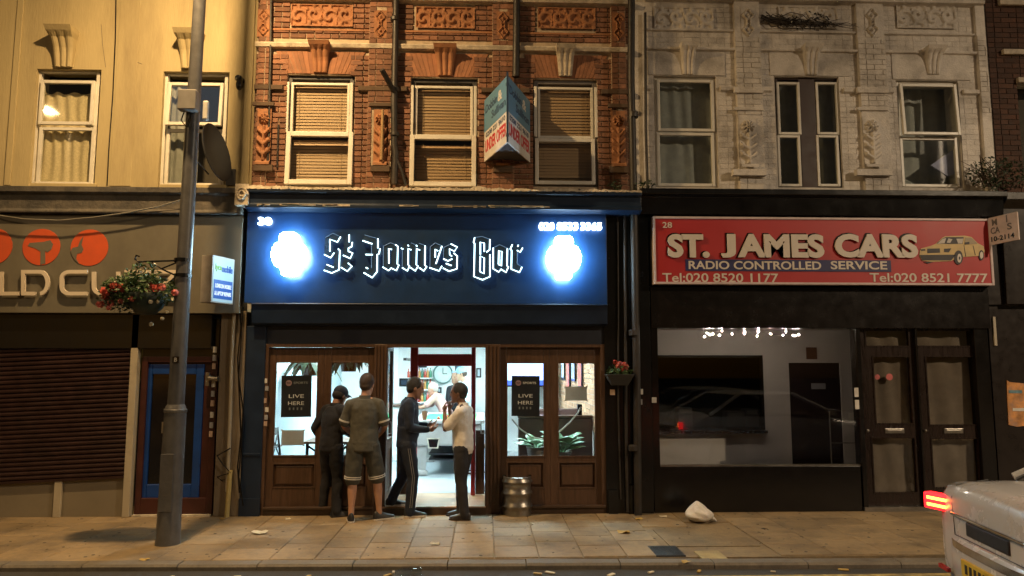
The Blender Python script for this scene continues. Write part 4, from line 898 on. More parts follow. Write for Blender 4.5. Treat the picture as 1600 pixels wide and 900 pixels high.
# bench seat behind the right doors, plants, rope, screen
bn = thing('bench_seat', 'dark brown upholstered bench back behind the right timber doors', 'bench', (1.0, 1.2, zfl)); brl = mat('brown_leather', (.085, .045, .04), .45, var=.2, bump=.1, bscale=25)
X0, X1, Z0, Z1 = rc(810, 946, 653, 730, 1.0); box('back_panel', X0, RX1 - .02, 1.0, 1.12, zfl, Z1, brl, bn, bevel=.02); box('cushion', X0, RX1 - .02, 1.13, 1.6, .42, .52, brl, bn, bevel=.03); box('seat_base', X0, RX1 - .02, 1.125, 1.55, zfl, .419, wood, bn)
box('top_rail', X0 - .01, RX1 - .02, .98, 1.14, Z1 + .001, Z1 + .035, mat('rail_brown', (.13, .07, .05), .35), bn, bevel=.008)
bn2 = thing('bench_seat', 'second brown bench back further in along the brick side wall', 'bench', (1.0, 2.6, zfl))
box('back_panel', X0 + .35, RX1 - .02, 2.5, 2.62, zfl, Z1 + .05, brl, bn2, bevel=.02); box('cushion', X0 + .35, RX1 - .02, 2.63, 3.05, .42, .52, brl, bn2, bevel=.03)
rp = thing('hanging_rope', 'pale rope looped across the inside of the right doors', 'rope', (.9, .35, 1))
a = [at(*p, .30) for p in ((800, 655), (812, 670), (830, 683), (850, 687), (872, 676), (890, 660), (903, 645), (908, 636))]; MB().tube([(p[0], .30 + .03 * math.sin(i), p[1]) for i, p in enumerate(a)], .011, 7).build('rope_strand', mat('pale_rope', (.6, .58, .5), .8), rp, smooth=True)
X, Z = at(914, 644, .5); bbx = thing('bar_speaker', 'little black speaker on the bench rail by the brick wall', 'speaker', (X, 1.06, Z - .06)); box('cabinet', X - .035, X + .03, 1.02, 1.1, Z1 + .036, Z1 + .19, black, bbx, bevel=.005)
MB().lathe([(.02, -.004), (.022, 0)], (X, 1.02, Z1 + .12), 12, 'y').build('cone', dgrey, bbx)
scr = thing('television', 'large bright television screen glowing blue above the bench', 'television', (at(820, 580, 5.2)[0], RY1 - .1, 1.8))
X0, X1, Z0, Z1 = rc(789, 862, 560, 602, 5.2); box('casing', X0 - .03, X1 + .03, 5.22, 5.27, Z0 - .03, Z1 + .03, black, scr)
box('screen', X0, X1, 5.21, 5.219, Z0, Z1, emi('tv_screen', (.32, .45, 1.0), 3.2), scr); box('picture_band', X0, X1, 5.204, 5.209, Z0, Z0 + .10, emi('tv_pitch', (.03, .08, .5), 2.0), scr)
box('mount', X0 + .2, X1 - .2, 5.27, RY1, Z0 + .1, Z0 + .2, black, scr)
for k, (yy, zz) in enumerate(((2.2, 1.75), (3.1, 1.85), (3.9, 1.7), (4.8, 1.85))):
    t = thing('wall_picture', 'framed picture hanging on the exposed brick side wall of the bar', 'picture', (RX1 - .02, yy, zz), group='pictures on the bar brick wall')
    MB().box(-.03, -.001, -.24, .24, -.22, .3).build('frame', black, t, local=True); MB().box(-.034, -.031, -.2, .2, -.18, .26).build('print', bluep if k % 2 else redp, t, local=True)
def bigplant(name, label, base, n, L, m, up=.6, seed=3, width=.16, potm=None, hang=False):
    rnd = random.Random(seed); t = thing(name, label, 'plant', base); 
    MB().lathe([(.02, 0), (.10, 0), (.13, .2), (.14, .22), (.12, .22), (.10, .19), (.02, .19)], (0, 0, 0), 18).build('pot', potm or mat('plant_pot', (.3, .28, .26), .6), t, local=True, smooth=True)
    for k in range(n):
        a = k * 2.4 + rnd.random() * .5; el = up * rnd.uniform(.5, 1.5); LL = L * rnd.uniform(.6, 1.15); b = MB(); cols = []
        for j in range(8):
            u = j / 7; r_ = .03 + LL * u * math.cos(el * .8); h = .2 + LL * math.sin(el) * u * (1.0 - .55 * u) * 1.3 - (LL * .9 * u * u if hang else 0); wd = width * LL * math.sin(math.pi * min(1, max(.0, (u - .25) / .75)) ** .8) if u > .25 else .006
            ca, sa = math.cos(a), math.sin(a); wd = max(wd, .004)
            cols.append([(r_ * ca - sa * wd, r_ * sa + ca * wd, h - .25 * wd), (r_ * ca, r_ * sa, h + .15 * wd), (r_ * ca + sa * wd, r_ * sa - ca * wd, h - .25 * wd)])
        for c0, c1 in zip(cols, cols[1:]): b.quad(c0[0], c0[1], c1[1], c1[0]); b.quad(c0[1], c0[2], c1[2], c1[1])
        b.build('leaf', m, t, local=True, smooth=True)
    return t
lgp = mat('peace_lily_leaf', (.17, .34, .20), .4, var=.25, scale=12)
X, Z = at(878, 712, .55); bigplant('potted_plant', 'broad-leaved green plant in a pot behind the right timber doors', (X, .55, Z - .16), 30, .46, lgp, 1.0, 5, .20)
X, Z = at(838, 705, .5); bigplant('potted_plant', 'low leafy plant peeping past the middle stile of the right doors', (X, .5, Z - .16), 14, .36, lgp, .8, 9, .22)
for k, (x, y, Y, lab) in enumerate(((545, 575, .7, 'hanging plant with dark trailing leaves behind the second left door'), (485, 582, 1.6, 'dark hanging plant beyond the poster on the left door'))):
    X, Z = at(x, y, Y); t = bigplant('hanging_plant', lab, (X, Y, Z - .05), 34, .5, leafd, 1.0, 11 + k, .15, black, True)
    MB().tube([(-.12, 0, .21), (0, 0, .5), (.12, 0, .21)], .004, 5).tube([(0, 0, .5), (0, 0, RZ1 - (Z - .05))], .004, 5).build('hanger', black, t, local=True)
# posters and paper notices on the door glass
postk = mat('poster_black', (.012, .016, .022), .4); ptx = mat('poster_print', (.55, .58, .58), .5); ptd = mat('poster_dim_print', (.16, .18, .19), .5); ptp = mat('poster_pink', (.30, .20, .22), .5)
def poster(px, label, tilt):
    Y = DY + .024; X0, X1, Z0, Z1 = rc(*px, Y); t = thing('poster', label, 'poster', ((X0 + X1) / 2, Y, Z0)); W, H = X1 - X0, Z1 - Z0
    O = Vector((X0, Y - .002, Z0)); U = Vector((W, 0, W * tilt)); V = Vector((-H * tilt, 0, H)); Nn = (0, -1, 0)
    slabm_('sheet', O, U, V, (0, -1, 0), .003, postk, t)
    c = O + U * .24 + V * .82; MB().lathe([(W * .10, -.003), (W * .10, 0)], tuple(c), 20, 'y').build('roundel', ptp, t)
    text('lettering', 'TNT', c - U * .07 - V * .02 + Vector((0, -.004, 0)), U * .14, V * .04, Nn, postk, t, .03, .001)
    text('lettering', 'SPORTS', O + U * .40 + V * .795, U * .47, V * .055, Nn, ptd if tilt > 0 else ptx, t, .02, .0015)
    text('lettering', 'LIVE', O + U * .25 + V * .46, U * .50, V * .085, Nn, ptx, t, .0, .0015); text('lettering', 'HERE', O + U * .23 + V * .29, U * .53, V * .085, Nn, ptx, t, .0, .0015)
    for k in range(4): slabm_('small_print', O + U * (.26 + .13 * k) + V * .17 + Vector((0, -.001, 0)), U * .05, V * .06, (0, -1, 0), .0005, ptd, t)
poster((440, 487, 587, 652), 'black sports poster with faint lettering taped to the far-left door glass', .012)
poster((799, 843, 587, 650), 'black sports poster with bright lettering taped inside the right door glass', -.008)
paper = papermat('paper_notice', (.66, .66, .62), .25)
for px, lab in (((440, 475, 672, 696), 'pale paper notice taped low on the far-left door glass'), ((883, 917, 604, 626), 'pale paper notice taped high on the right door glass')):
    Y = DY + .042; X0, X1, Z0, Z1 = rc(*px, Y); t = thing('paper_notice', lab, 'notice', ((X0 + X1) / 2, Y, Z0)); box('sheet', X0, X1, Y - .002, Y + .001, Z0, Z1, paper, t)
    for k in range(4): box('tape', X0 + (X1 - X0) * (k % 2) - .01, X0 + (X1 - X0) * (k % 2) + .01, Y - .004, Y - .0022, Z0 + (Z1 - Z0) * (k // 2) - .01, Z0 + (Z1 - Z0) * (k // 2) + .01, stk[0], t)
# =================================================================== white painted building, number 28
wb = thing('white_building', 'dirty white painted brick Victorian building above the red cab office sign', 'building', (4.2, .3, 0))
WX0, WX1 = at(1010, 150, UW)[0], at(1543, 150, UW)[0]; zw = at(1270, 298, UW)[1]
WW = [(1023, 1121, 119, 293), (1213, 1314, 120, 293), (1404, 1502, 126, 294)]
wh = holes(WW, UW)
ww = wall_with_holes('wall', BX1 + .004, WX1, zw - .3, 9.2, wh, UW, UW + .32, whitewall, wb)
WPAN = [(1022, 1114, 12, 46), (1216, 1308, 11, 45), (1400, 1492, 9, 45)]
lint = [(1012, 1132, 82, 118), (1202, 1326, 83, 119), (1393, 1514, 85, 125)]
ex = wh + [rc(*p, UW) for p in WPAN + lint]
tag_m = MB()
for a, b, c, d in lay_bricks(WX0, WX1 - .005, zw, topz, ex): tag_m.box(a, b + .006, UW - .003 - random.random() * .0035, UW + .01, c, d + .0065)
tag(tag_m.build('painted_brickwork', whitewall, ww), kind='stuff')
for p in lint: pbox('lintel', p, UW - .016, UW + .01, whitewall, ww, .004, Yp=UW)
for p in ((1062, 1086, 73, 117), (1253, 1279, 75, 118), (1443, 1469, 78, 117)): keystone(p, UW, whitewall, wb, .15)
for p in WPAN: relief('scroll', p, UW - .008, .03, whitewall, wb)
for (a, b) in ((1149, 1189), (1341, 1384), (1528, 1543)):
    X0, X1 = rc(a, b, 0, 290, UW)[:2]; pil = box('pilaster', X0, X1 - .003, UW - .055, UW - .002, zw, 9.1, whitewall, wb, bevel=.004)
    m_ = MB()
    for p, q, r_, s in lay_bricks(X0 + .004, X1 - .008, zw, topz, [(X0, X1, at(a, 264, UW)[1], at(a, 182, UW)[1]), (X0, X1, at(a, 60, UW)[1], at(a, 10, UW)[1])]): m_.box(p, q, UW - .062 - random.random() * .004, UW - .05, r_, s + .004)
    tag(m_.build('painted_brickwork', whitewall, pil), kind='stuff')
    if b - a > 20:
        cx = (a + b) / 2; relief('lozenge', (cx - 11, cx + 11, 13, 58), UW - .062, .035, whitewall, wb); relief('flower', (cx - 13, cx + 14, 184, 262), UW - .062, .05, whitewall, wb, 'flower_plaque')
        for y0, y1, e, dp in ((137, 146, 3, .09), (168, 173, 3, .085), (266, 276, 6, .13)): pbox('pilaster_band', (a - e, b + e, y0, y1), UW - dp, UW - .05, whitewall, wb, .006, Yp=UW - .06)
z1 = at(1270, 80, UW)[1]; zp = at(1270, 51, UW)[1]; zt_ = at(1270, 3, UW)[1]
for zz, h, dp, nm in ((z1, .035, .05, 'string_course'), (zp, .025, .035, 'panel_moulding'), (zt_, .05, .10, 'upper_moulding')):
    MB().profile([(UW, zz - h), (UW - dp, zz - h * .6), (UW - dp * 1.1, zz + h * .3), (UW, zz + h)], WX0, WX1 - .01).build(nm, whitewall, wb, bevel=.004)
zm = at(1270, 141, UW)[1]; ed = [WX0, *[v for h in wh for v in (h[0] - .05, h[1] + .05)], WX1 - .01]
for a, b in zip(ed[::2], ed[1::2]): MB().profile([(UW, zm - .05), (UW - .045, zm - .03), (UW - .05, zm + .02), (UW, zm + .04)], a, b).build('impost_band', whitewall, wb, bevel=.004)
def wwin(px, kind):
    x0, x1, y0, y1 = px; brf = mat('brown_window_panel', (.03, .012, .008), .5)
    wd = MB().frame(*rc(x0 + 1, x1 - 1, y0 + 1, y1, UW + .05), .035, UW + .05, UW + .12).build('window', upvc if kind != 1 else brf, wb, bevel=.004)
    mid = y0 + 86
    if kind == 1:
        for a, b in ((x0 + 2, x0 + 38), (x1 - 38, x1 - 3)):
            add_sash(wd, (a, b, y0 + 8, mid + 4), UW + .02, .035); add_sash(wd, (a + 1, b + 1, mid + 5, y1 - 2), UW + .02, .035)
        pbox('brown_panel', (x0 + 38, x1 - 38, y0 + 4, y1), UW + .03, UW + .07, brf, wd, Yp=UW + .03)
    else:
        add_sash(wd, (x0 + 4, x1 - 5, y0 + 5, mid), UW + .02 if kind == 0 else UW - .02, .042, tilt=0 if kind == 0 else 3); add_sash(wd, (x0 + 4, x1 - 4, mid + 2, y1 - 2), UW + .03, .042)
    room(wd, px, UW + .3, darkroom)
    curtain((x0 - 5, x1 + 5, y0, y1 + 5), UW + .22 + .2 * (kind == 2), wd, mat('net_curtain', (.44, .46, .46), .9, var=.15, scale=6) if kind != 1 else curtg, 5, .014)
    if kind == 2:
        X, Z = at(1467, 262, UW + .36); b = MB().prism([(X - .26, Z - .03), (X - .02, Z - .19), (X + .18, Z - .1), (X + .2, Z + .14), (X + .08, Z + .2)][::-1], UW + .13, UW + .15); b.build('cloth_on_sill', mat('pale_blue_cloth', (.42, .45, .7), .8), wd, fix=True)
for i, px in enumerate(WW): wwin(px, i)
# dead growth on the white wall
g = thing('dead_creeper', 'dead black creeper clinging to the top of the white wall', 'plant', (at(1210, 45, UW)[0], UW, at(1210, 45, UW)[1] - .1))
rnd = random.Random(4); b = MB()
for k in range(30):
    x0, y0 = 1186 + rnd.random() * 20, 28 + rnd.random() * 8; pts = []; L = rnd.uniform(30, 150)
    for j in range(7):
        u = j / 6; p = at(x0 + L * u, y0 + 16 * u + rnd.gauss(0, 3) - 14 * rnd.random() * u, UW - .02); pts.append((p[0], UW - .03 - .05 * rnd.random(), p[1]))
    b.tube(pts, [.008 - .001 * j for j in range(7)], 5)
b.build('stems', mat('dead_stem', (.035, .026, .02), .8), g); p = at(1262, 36, UW); leaves('dry_leaves', (p[0], UW - .06, p[1]), (.42, .06, .14), 160, .022, black, g, 8)
# shop level
cy = at(1270, 300, -.12)[1]; c2 = at(1270, 338, -.12)[1]
SX0, SX1 = at(1019, 600, 0)[0], at(1552, 600, 0)[0]
MB().profile([(UW + .02, cy + .05), (-.26, cy), (-.26, cy - .07), (-.18, cy - .10), (-.15, c2 + .01), (UW + .02, c2 + .01)], cx1 + .004, SX1 + .2).build('shop_cornice', black, wb, bevel=.006)
box('fascia_backing', SX0, SX1, -.06, UW + .3, at(1270, 446, -.1)[1], c2 + .008, black, wb)
zsf = at(1270, 513, .0)[1]; box('shutter_housing', SX0, SX1, -.03, .2, zsf, at(1270, 447, -.1)[1] - .004, mat('brown_black_paint', (.007, .005, .005), .25, var=.2), wb, bevel=.008)
bkp = mat('black_shopfront_paint', (.005, .004, .004), .22, var=.2)
# red sign
rs = thing('shop_sign', 'red cab office sign board with white border and a cream car drawing', 'sign', (4.2, -.15, 2.9))
SY = -.15; X0, X1, Z0, Z1 = rc(1021, 1550, 340, 445, SY)
redm = mat('red_sign_paint', (.40, .020, .024), .45, var=.06, scale=2); cw = mat('sign_cream', (.62, .56, .50), .5, var=.05); nb = mat('sign_navy', (.02, .02, .10), .5)
box('board', X0 + .02, X1 - .02, SY + .003, -.062, Z0 + .02, Z1 - .02, redm, rs); MB().frame(X0, X1, Z0, Z1, .03, SY - .012, -.062).build('border', mat('sign_border', (.55, .45, .45), .4), rs, bevel=.004)
ptext('house_number', '28', (1035, 1050, 347, 356), SY, cw, rs, .01, .003)
for s, a, b in (('ST.', 1043, 1108), ('J', 1126, 1149), ('AMES', 1152, 1287), ('CARS', 1304, 1433)):
    y0 = 366; sh_ = ptext('letter_shadow', s, (a - 2, b - 2, y0 - 2, 403), SY, black, rs, .055, .006); ptext('raised_lettering', s, (a, b, y0, 403), SY - .008, cw, rs, .045, .02)
pbox('navy_band', (1071, 1392, 406, 424), SY - .004, SY + .004, nb, rs, Yp=SY)
for s, a, b in (('RADIO CONTROLLED', 1076, 1283), ('SERVICE', 1298, 1386)): ptext('lettering', s, (a, b, 408, 421), SY - .005, cw, rs, .02, .003)
ptext('lettering', 'Tel:020 8520 1177', (1035, 1216, 427, 441), SY, cw, rs, .012, .003); ptext('lettering', 'Tel:020 8521 7777', (1359, 1543, 427, 441), SY, cw, rs, .012, .003)
# the painted car, cut-out shapes in layers on the board
CC = lambda p: at(1420 + p[0] / 11.25, 350 + p[1] / 11.25, SY)
ycar = mat('sign_car_cream', (.55, .40, .17), .5); tyr = mat('sign_black', (.015, .012, .015), .5); glz = mat('sign_glass', (.50, .45, .40), .5)
def cut(pts, lay, m, name): MB().prism([CC(p) for p in pts][::-1], SY - .002 - .0025 * lay, SY + .004).build(name, m, rs, fix=True)
el = lambda cx, cy, rx, ry: [(cx + rx * math.cos(t), cy + ry * math.sin(t)) for t in [2 * math.pi * k / 20 for k in range(20)]]
cut([(190,480),(215,430),(330,400),(400,380),(470,350),(590,240),(640,215),(980,205),(1100,230),(1210,340),(1310,390),(1330,480),(1290,560),(1240,560),(940,580),(800,620),(745,650),(420,665),(230,645),(185,560)], 1, ycar, 'painted_car_body')
cut([(480,345),(600,250),(650,232),(960,232),(940,350),(700,352)], 2, tyr, 'painted_car_glass'); cut([(490,350),(590,262),(650,250),(620,340)], 3, glz, 'painted_car_glass'); cut([(660,330),(690,255),(760,270),(720,335)], 3, glz, 'painted_car_glass'); cut([(830,260),(950,258),(930,345),(860,345)], 3, glz, 'painted_car_glass')
cut([(975,340),(985,240),(1090,240),(1200,345),(1050,355)], 3, mat('sign_glass_dim', (.33, .26, .16), .5), 'painted_car_glass')
cut([(980,360),(980,325),(1055,315),(1055,355)], 4, tyr, 'painted_car_mirror')
cut([(190,545),(820,540),(745,640),(230,640)], 2, tyr, 'painted_car_bumper'); cut([(260,668),(430,665),(330,700)], 2, tyr, 'painted_car_shadow')
cut([(320,435),(540,430),(545,505),(320,515)], 2, tyr, 'painted_car_grille'); cut([(215,445),(285,440),(285,470),(210,475)], 2, tyr, 'painted_car_headlamp'); cut([(615,435),(740,430),(700,500),(615,495)], 2, tyr, 'painted_car_headlamp')
cut(el(868, 590, 78, 125), 2, tyr, 'painted_car_wheel'); cut(el(882, 602, 36, 78), 3, cw, 'painted_car_hub'); cut(el(884, 602, 13, 28), 4, tyr, 'painted_car_hub'); cut(el(1270, 550, 45, 90), 2, tyr, 'painted_car_wheel'); cut(el(1272, 550, 28, 62), 3, cw, 'painted_car_hub')
for pl in ([(960,370),(968,370),(1000,560),(990,575)], [(1120,380),(1128,380),(1170,540),(1162,555)]): cut(pl, 2, tyr, 'painted_car_seam')
# shop window, stall riser and the two doors
GY = .05
MB().box(SX0, at(1343, 700, 0)[0], .0, .16, 0, at(1180, 729, 0)[1]).build('stall_riser', bkp, wb, bevel=.006)
wz0, wz1 = at(1180, 729, GY)[1], at(1180, 513, GY)[1]; wx0, wx1 = at(1028, 620, GY)[0], at(1342, 620, GY)[0]
box('window_jamb', SX0, wx0, .0, .16, wz0, wz1, bkp, wb); sw = MB().box(wx0, wx1, GY - .02, GY + .05, wz0 - .0, wz0 + .025).build('shop_window', steel, wb)
MB().box(wx0, wx1, GY, GY + .008, wz0 + .025, wz1).build('pane', glass, sw)
dk = mat('dark_door_timber', (.016, .008, .006), .28, var=.25, stretch=(6, 6, .7))
def door28(x0, x1, gl, glow, label_glass, tr):
    D0, D1 = at(x0, 650, GY)[0], at(x1, 650, GY)[0]; zt2 = wz1; g1 = rc(*gl, GY); g2 = rc(*glow, GY); t1 = rc(*tr, GY); b = MB()
    wall = [(g1[0], g1[1], g1[2], g1[3]), (g2[0], g2[1], g2[2], g2[3]), (t1[0], t1[1], t1[2], t1[3])]
    d = wall_with_holes('door', D0, D1, .06, zt2, wall, GY, GY + .06, dk, wb)
    for h in (g1, g2, t1): MB().box(h[0], h[1], GY + .03, GY + .036, h[2], h[3]).build('pane', glassmat('frosted_pane', (.82, .80, .76), 1.2, .08), d); MB().frame(h[0] - .01, h[1] + .01, h[2] - .01, h[3] + .01, .018, GY - .008, GY + .002).build('glazing_bead', dk, d)
    [MB().grid(lambda u, v, h=h: (h[0] - .02 + (h[1] - h[0] + .04) * u, GY + .10 + .012 * math.sin(u * 14 + v * 2 + h[2] * 9), h[2] - .02 + (h[3] - h[2] + .04) * v), 24, 6).build('door_curtain', mat('door_net', (.30, .275, .26), .9, var=.2, scale=5), d, smooth=True) for h in (g1, g2, t1)]
    cx = (gl[0] + gl[1]) / 2 + 3; X, Z = at(cx, 673, GY - .01); MB().box(X - .13, X + .13, GY - .014, GY - .001, Z - .035, Z + .03).box(X - .10, X + .10, GY - .02, GY - .013, Z - .015, Z + .012).build('letter_plate', steel, d, bevel=.003)
    X, Z = at(x0 + 6, 673, GY - .03); MB().ball((X, GY - .03, Z), .022, 8).box(X - .008, X + .008, GY - .03, GY + .01, Z - .008, Z + .008).build('knob', steel, d)
    return d
door28(1350, 1437, (1366, 1424, 557, 662), (1364, 1432, 684, 770), None, (1352, 1420, 516, 541)); door28(1440, 1530, (1449, 1525, 557, 664), (1457, 1530, 685, 762), None, (1430, 1522, 516, 541))
for a, b in ((1343, 1350), (1437, 1440), (1530, 1552)): box('door_post', at(a, 650, 0)[0], at(b, 650, 0)[0], -.005, .16, 0, wz1, bkp, wb, bevel=.005)
X0, X1 = at(1350, 795, 0)[0], at(1530, 795, 0)[0]; box('threshold', X0, X1, -.03, .16, 0, .055, steel, wb)
rdm = mat('red_sticker', (.5, .12, .12), .5)
for x, r_ in ((1371, .035), (1390, .045)): X, Z = at(x, 589, GY + .02); MB().lathe([(r_, -.003), (r_, 0)], (X, GY + .026, Z), 16, 'y').build('round_sticker', rdm, wb)
for (x, y) in ((1339, 632), (1338, 613)): X, Z = at(x, y, -.01); box('entry_bell', X - .025, X + .025, -.02, -.006, Z - .06, Z + .06, stk[0], wb)
# inside the cab office: lobby with partition, hatch and inner door
LY = 1.5; lob = thing('cab_office_lobby', 'dim cab office lobby with grey partition behind the shop window', 'room', (3.6, 1, 0)); gw = mat('grey_partition', (.50, .465, .44), .8, var=.08, scale=2)
part = wall_with_holes('partition', wx0 - .5, wx1 + 1.9, 0, wz1 + .4, [rc(1020, 1193, 555, 672, LY), rc(1236, 1317, 567, 760, LY)], LY, LY + .08, gw, lob)
box('lobby_floor', wx0 - .5, wx1 + 1.9, .17, LY + 1.6, 0, .04, mat('dark_floor', (.08, .06, .05), .5), lob); box('lobby_ceiling', wx0 - .5, wx1 + 1.9, .17, LY + 1.6, wz1 + .05, wz1 + .1, gw, lob)
box('office_back_wall', wx0 - .6, wx1 + 2, LY + 1.5, LY + 1.6, 0, wz1 + .3, mat('office_dark', (.05, .045, .045), .8), lob)
for x in (wx0 - .55, wx1 + 1.95): box('lobby_side_wall', x - .05, x, .17, LY + 1.6, 0, wz1 + .3, gw, lob)
X0, X1, Z0, Z1 = rc(1020, 1193, 555, 672, LY); MB().frame(X0, X1, Z0, Z1, .04, LY - .02, LY + .1).build('hatch_frame', bkp, lob); box('hatch_counter', X0, X1, LY - .12, LY + .4, Z0 - .04, Z0 - .0, dk, lob)
MB().box(X0 + .04, X1 - .04, LY + .03, LY + .036, Z0 + .04, Z1 - .04).build('hatch_pane', glassmat('dark_pane', (.5, .5, .5), 1.0), lob)
X0, X1, Z0, Z1 = rc(1236, 1317, 567, 760, LY); ind = box('inner_door', X0, X1, LY + .03, LY + .07, .04, Z1, mat('inner_door_brown', (.022, .012, .012), .4), lob); pbox('door_plate', (1268, 1290, 599, 608), LY + .02, LY + .03, stk[1], ind, Yp=LY + .02)
X, Z = at(1268, 552, LY - .01); box('framed_notice', X - .08, X + .08, LY - .02, LY - .001, Z - .09, Z + .09, mat('brown_frame', (.12, .05, .03), .5), lob)
for k, (a, b, c, d, lab) in enumerate(((1056, 1078, 636, 661, 'stack of grey boxes behind the cab office hatch'), (1130, 1158, 642, 660, 'grey monitor on the cab office desk behind the hatch'), (1160, 1180, 638, 662, 'tall grey box at the right end of the cab office desk'))):
    X0, X1, Z0, Z1 = rc(a, b, c, d, LY + .3); t = thing('office_box', lab, 'box', ((X0 + X1) / 2, LY + .3, at(1100, 672, LY)[1])); zb_ = at(1100, 672, LY)[1] + .001
    box('carton', X0, X1, LY + .15, LY + .36, zb_, Z1, stk[1], t, bevel=.01); box('flap', X0 + .02, X1 - .02, LY + .145, LY + .149, Z1 - .08, Z1 - .02, stk[0], t)
fl = thing('reflection_dots', 'made-up string of glowing dots for lights reflected in the cab office window', 'lights', (at(1175, 520, .4)[0], .4, at(1175, 520, .4)[1])); fem = emi('reflection_dot_glow', (1.0, .86, .70), 820); pts = []  # glowing dots stand in for window reflections, made strong to light the lobby
for k, (x, y) in enumerate(((1101, 526), (1105, 520), (1117, 513), (1109, 523), (1114, 522), (1128, 517), (1124, 524), (1144, 522), (1146, 513), (1163, 521), (1164, 518), (1183, 525), (1185, 518), (1204, 522), (1224, 524), (1228, 518), (1239, 524), (1243, 525), (1248, 523))):
    X, Z = at(x, y, .4); pts.append((X, .4, Z)); MB().ball((X, .4, Z), .0036 if k % 3 else .006, 6).build('glow_dot', fem, fl)
MB().tube(sorted(pts), .0015, 4).build('dot_wire', black, fl); MB().tube([pts[0], (pts[0][0], .4, wz1 + .06)], .002, 4).build('dot_wire', black, fl)
cbn = thing('wire_rack', 'thin steel leaflet rack inside the cab office window', 'rack', (at(1315, 720, .7)[0], .7, .04))
X0, X1, Z0, Z1 = rc(1297, 1338, 642, 692, .7); MB().tube([(X0, .7, .04), (X0, .7, Z1), (X1, .7, Z1), (X1, .7, .04)], .010, 6).build('frame_rail', steel, cbn); MB().tube([(X0, .7, Z0), (X1, .7, Z0)], .008, 6).build('cross_rail', steel, cbn); pbox('leaflet', (1326, 1339, 645, 656), .69, .695, stk[0], cbn, Yp=.69)
# =================================================================== dark brick neighbour on the right
nb_ = thing('dark_brick_building', 'dark brown brick building with pale sills beyond the white one', 'building', (7.6, .3, 0))
NX0 = WX1 + .006; dbr = mat('dark_brick', (.075, .035, .022), .85, var=.3, scale=10, bump=.4, dirt=(.02, .012, .01), dscale=1.5, damt=.6, piece=.3)
nh = [rc(1594, 1700, 126, 296, UW)]
nw = wall_with_holes('wall', NX0, 14, zw - .3, 9.2, nh, UW, UW + .3, mat('dark_mortar', (.05, .035, .028), .9), nb_); mm_ = MB()
for a, b, c, d in lay_bricks(NX0 + .05, 9.5, zw, topz, nh): mm_.box(a, b, UW - .008 - random.random() * .004, UW + .01, c, d)
tag(mm_.build('brickwork', dbr, nw), kind='stuff')
for px in ((1561, 1720, -3, 9), (1567, 1720, 78, 86), (1590, 1720, 122, 130)): pbox('pale_band', px, UW - .07, UW - .012, stonew, nb_, .01, Yp=UW - .05)
wd = MB().frame(*nh[0], .06, UW + .1, UW + .18).build('window', upvc, nb_); X0, X1, Z0, Z1 = nh[0]; MB().box(X0 + .06, X1 - .06, UW + .13, UW + .136, Z0 + .06, Z1 - .06).build('pane', glassdark, wd); box('room_back', X0 - .1, X1 + .1, UW + .32, UW + .4, Z0 - .1, Z1 + .1, darkroom, wd)
NS0 = at(1552, 600, 0)[0] + .003; ndm = mat('dark_brown_front', (.014, .010, .009), .3, var=.25)
MB().profile([(UW + .02, cy + .05), (-.22, cy), (-.22, cy - .1), (-.10, cy - .2), (-.08, cy - 1.5), (UW + .02, cy - 1.5)], SX1 + .21, 14).build('shop_fascia', ndm, nb_, bevel=.006)
box('shop_wall', NS0, 14, .02, .3, 0, cy - 1.5, ndm, nb_); box('corner_strip', NS0, SX1 + .205, -.02, .3, cy - 1.5, cy - .01, ndm, nb_)
X0, X1, Z0, Z1 = rc(1553, 1557, 495, 540, 0); box('corner_trim', X0, X1, -.0, .02, Z0, Z1, postm, nb_)
po = thing('fly_poster', 'torn orange poster pasted on the dark shop wall', 'poster', (at(1600, 630, .02)[0], .02, at(1590, 665, 0)[1])); pom = mat('orange_poster', (.52, .24, .08), .8, var=.5, scale=7, dirt=(.25, .2, .2), dscale=5, damt=.8)
P = [at(*q, .0) for q in ((1574, 594), (1578, 597), (1600, 599), (1640, 598), (1640, 664), (1604, 665), (1590, 667), (1577, 664), (1575, 625))]; MB().prism(P[::-1], .008, .018).build('sheet', pom, po, fix=True)
for k, q in enumerate(((1586, 612, 14), (1592, 640, 10))): X, Z = at(q[0], q[1], 0); MB().box(X - .08, X + .1, .004, .0075, Z - .02, Z + .02).build('printed_band', (tealp, stk[0])[k], po)
# angled white sign
an = thing('angled_sign', 'angled white sign with dark painted letters beyond the red cab sign', 'sign', (at(1570, 370, -.2)[0], -.2, at(1570, 385, -.2)[1]))
A0 = at(1547, 383, -.17); A1 = at(1547, 341, -.17); Bq = at(1592, 374, -.48); B1 = at(1592, 328, -.48)
O = Vector((A0[0], -.17, A0[1])); U = Vector((Bq[0], -.48, Bq[1])) - O; V = Vector((0, 0, A1[1] - A0[1])); Nn = Vector((U.y, -U.x, 0)).normalized()
Nn = -Nn if Nn.y > 0 else Nn
slabm_('board', O, U, V, Nn, .03, mat('angled_white', (.62, .50, .45), .6), an)
dkl = mat('faded_letter', (.16, .14, .13), .7)
for s, u0, u1, v0, v1, m_ in (('M', .12, .30, .68, .92, dkl), ('I', .62, .66, .70, .96, dkl), ('CA', .06, .38, .38, .62, dkl), ('S', .64, .80, .42, .66, dkl), ('10-2114', .06, .86, .10, .28, black)):
    text('lettering', s, O + U * u0 + V * v0 + Nn * .003, U * (u1 - u0), V * (v1 - v0), Nn, m_, an, .02, .002)
MB().tube([tuple(O + U * .1 + V * .5 - Nn * .03), tuple(O + U * .1 + V * .5 + Vector((.05, .3, 0)))], .015, 6).build('bracket', dgrey, an); MB().tube([tuple(O + U * .9 + V * .5 - Nn * .03), tuple(O + U * .9 + V * .5 + Vector((.05, .5, 0)))], .015, 6).build('bracket', dgrey, an)
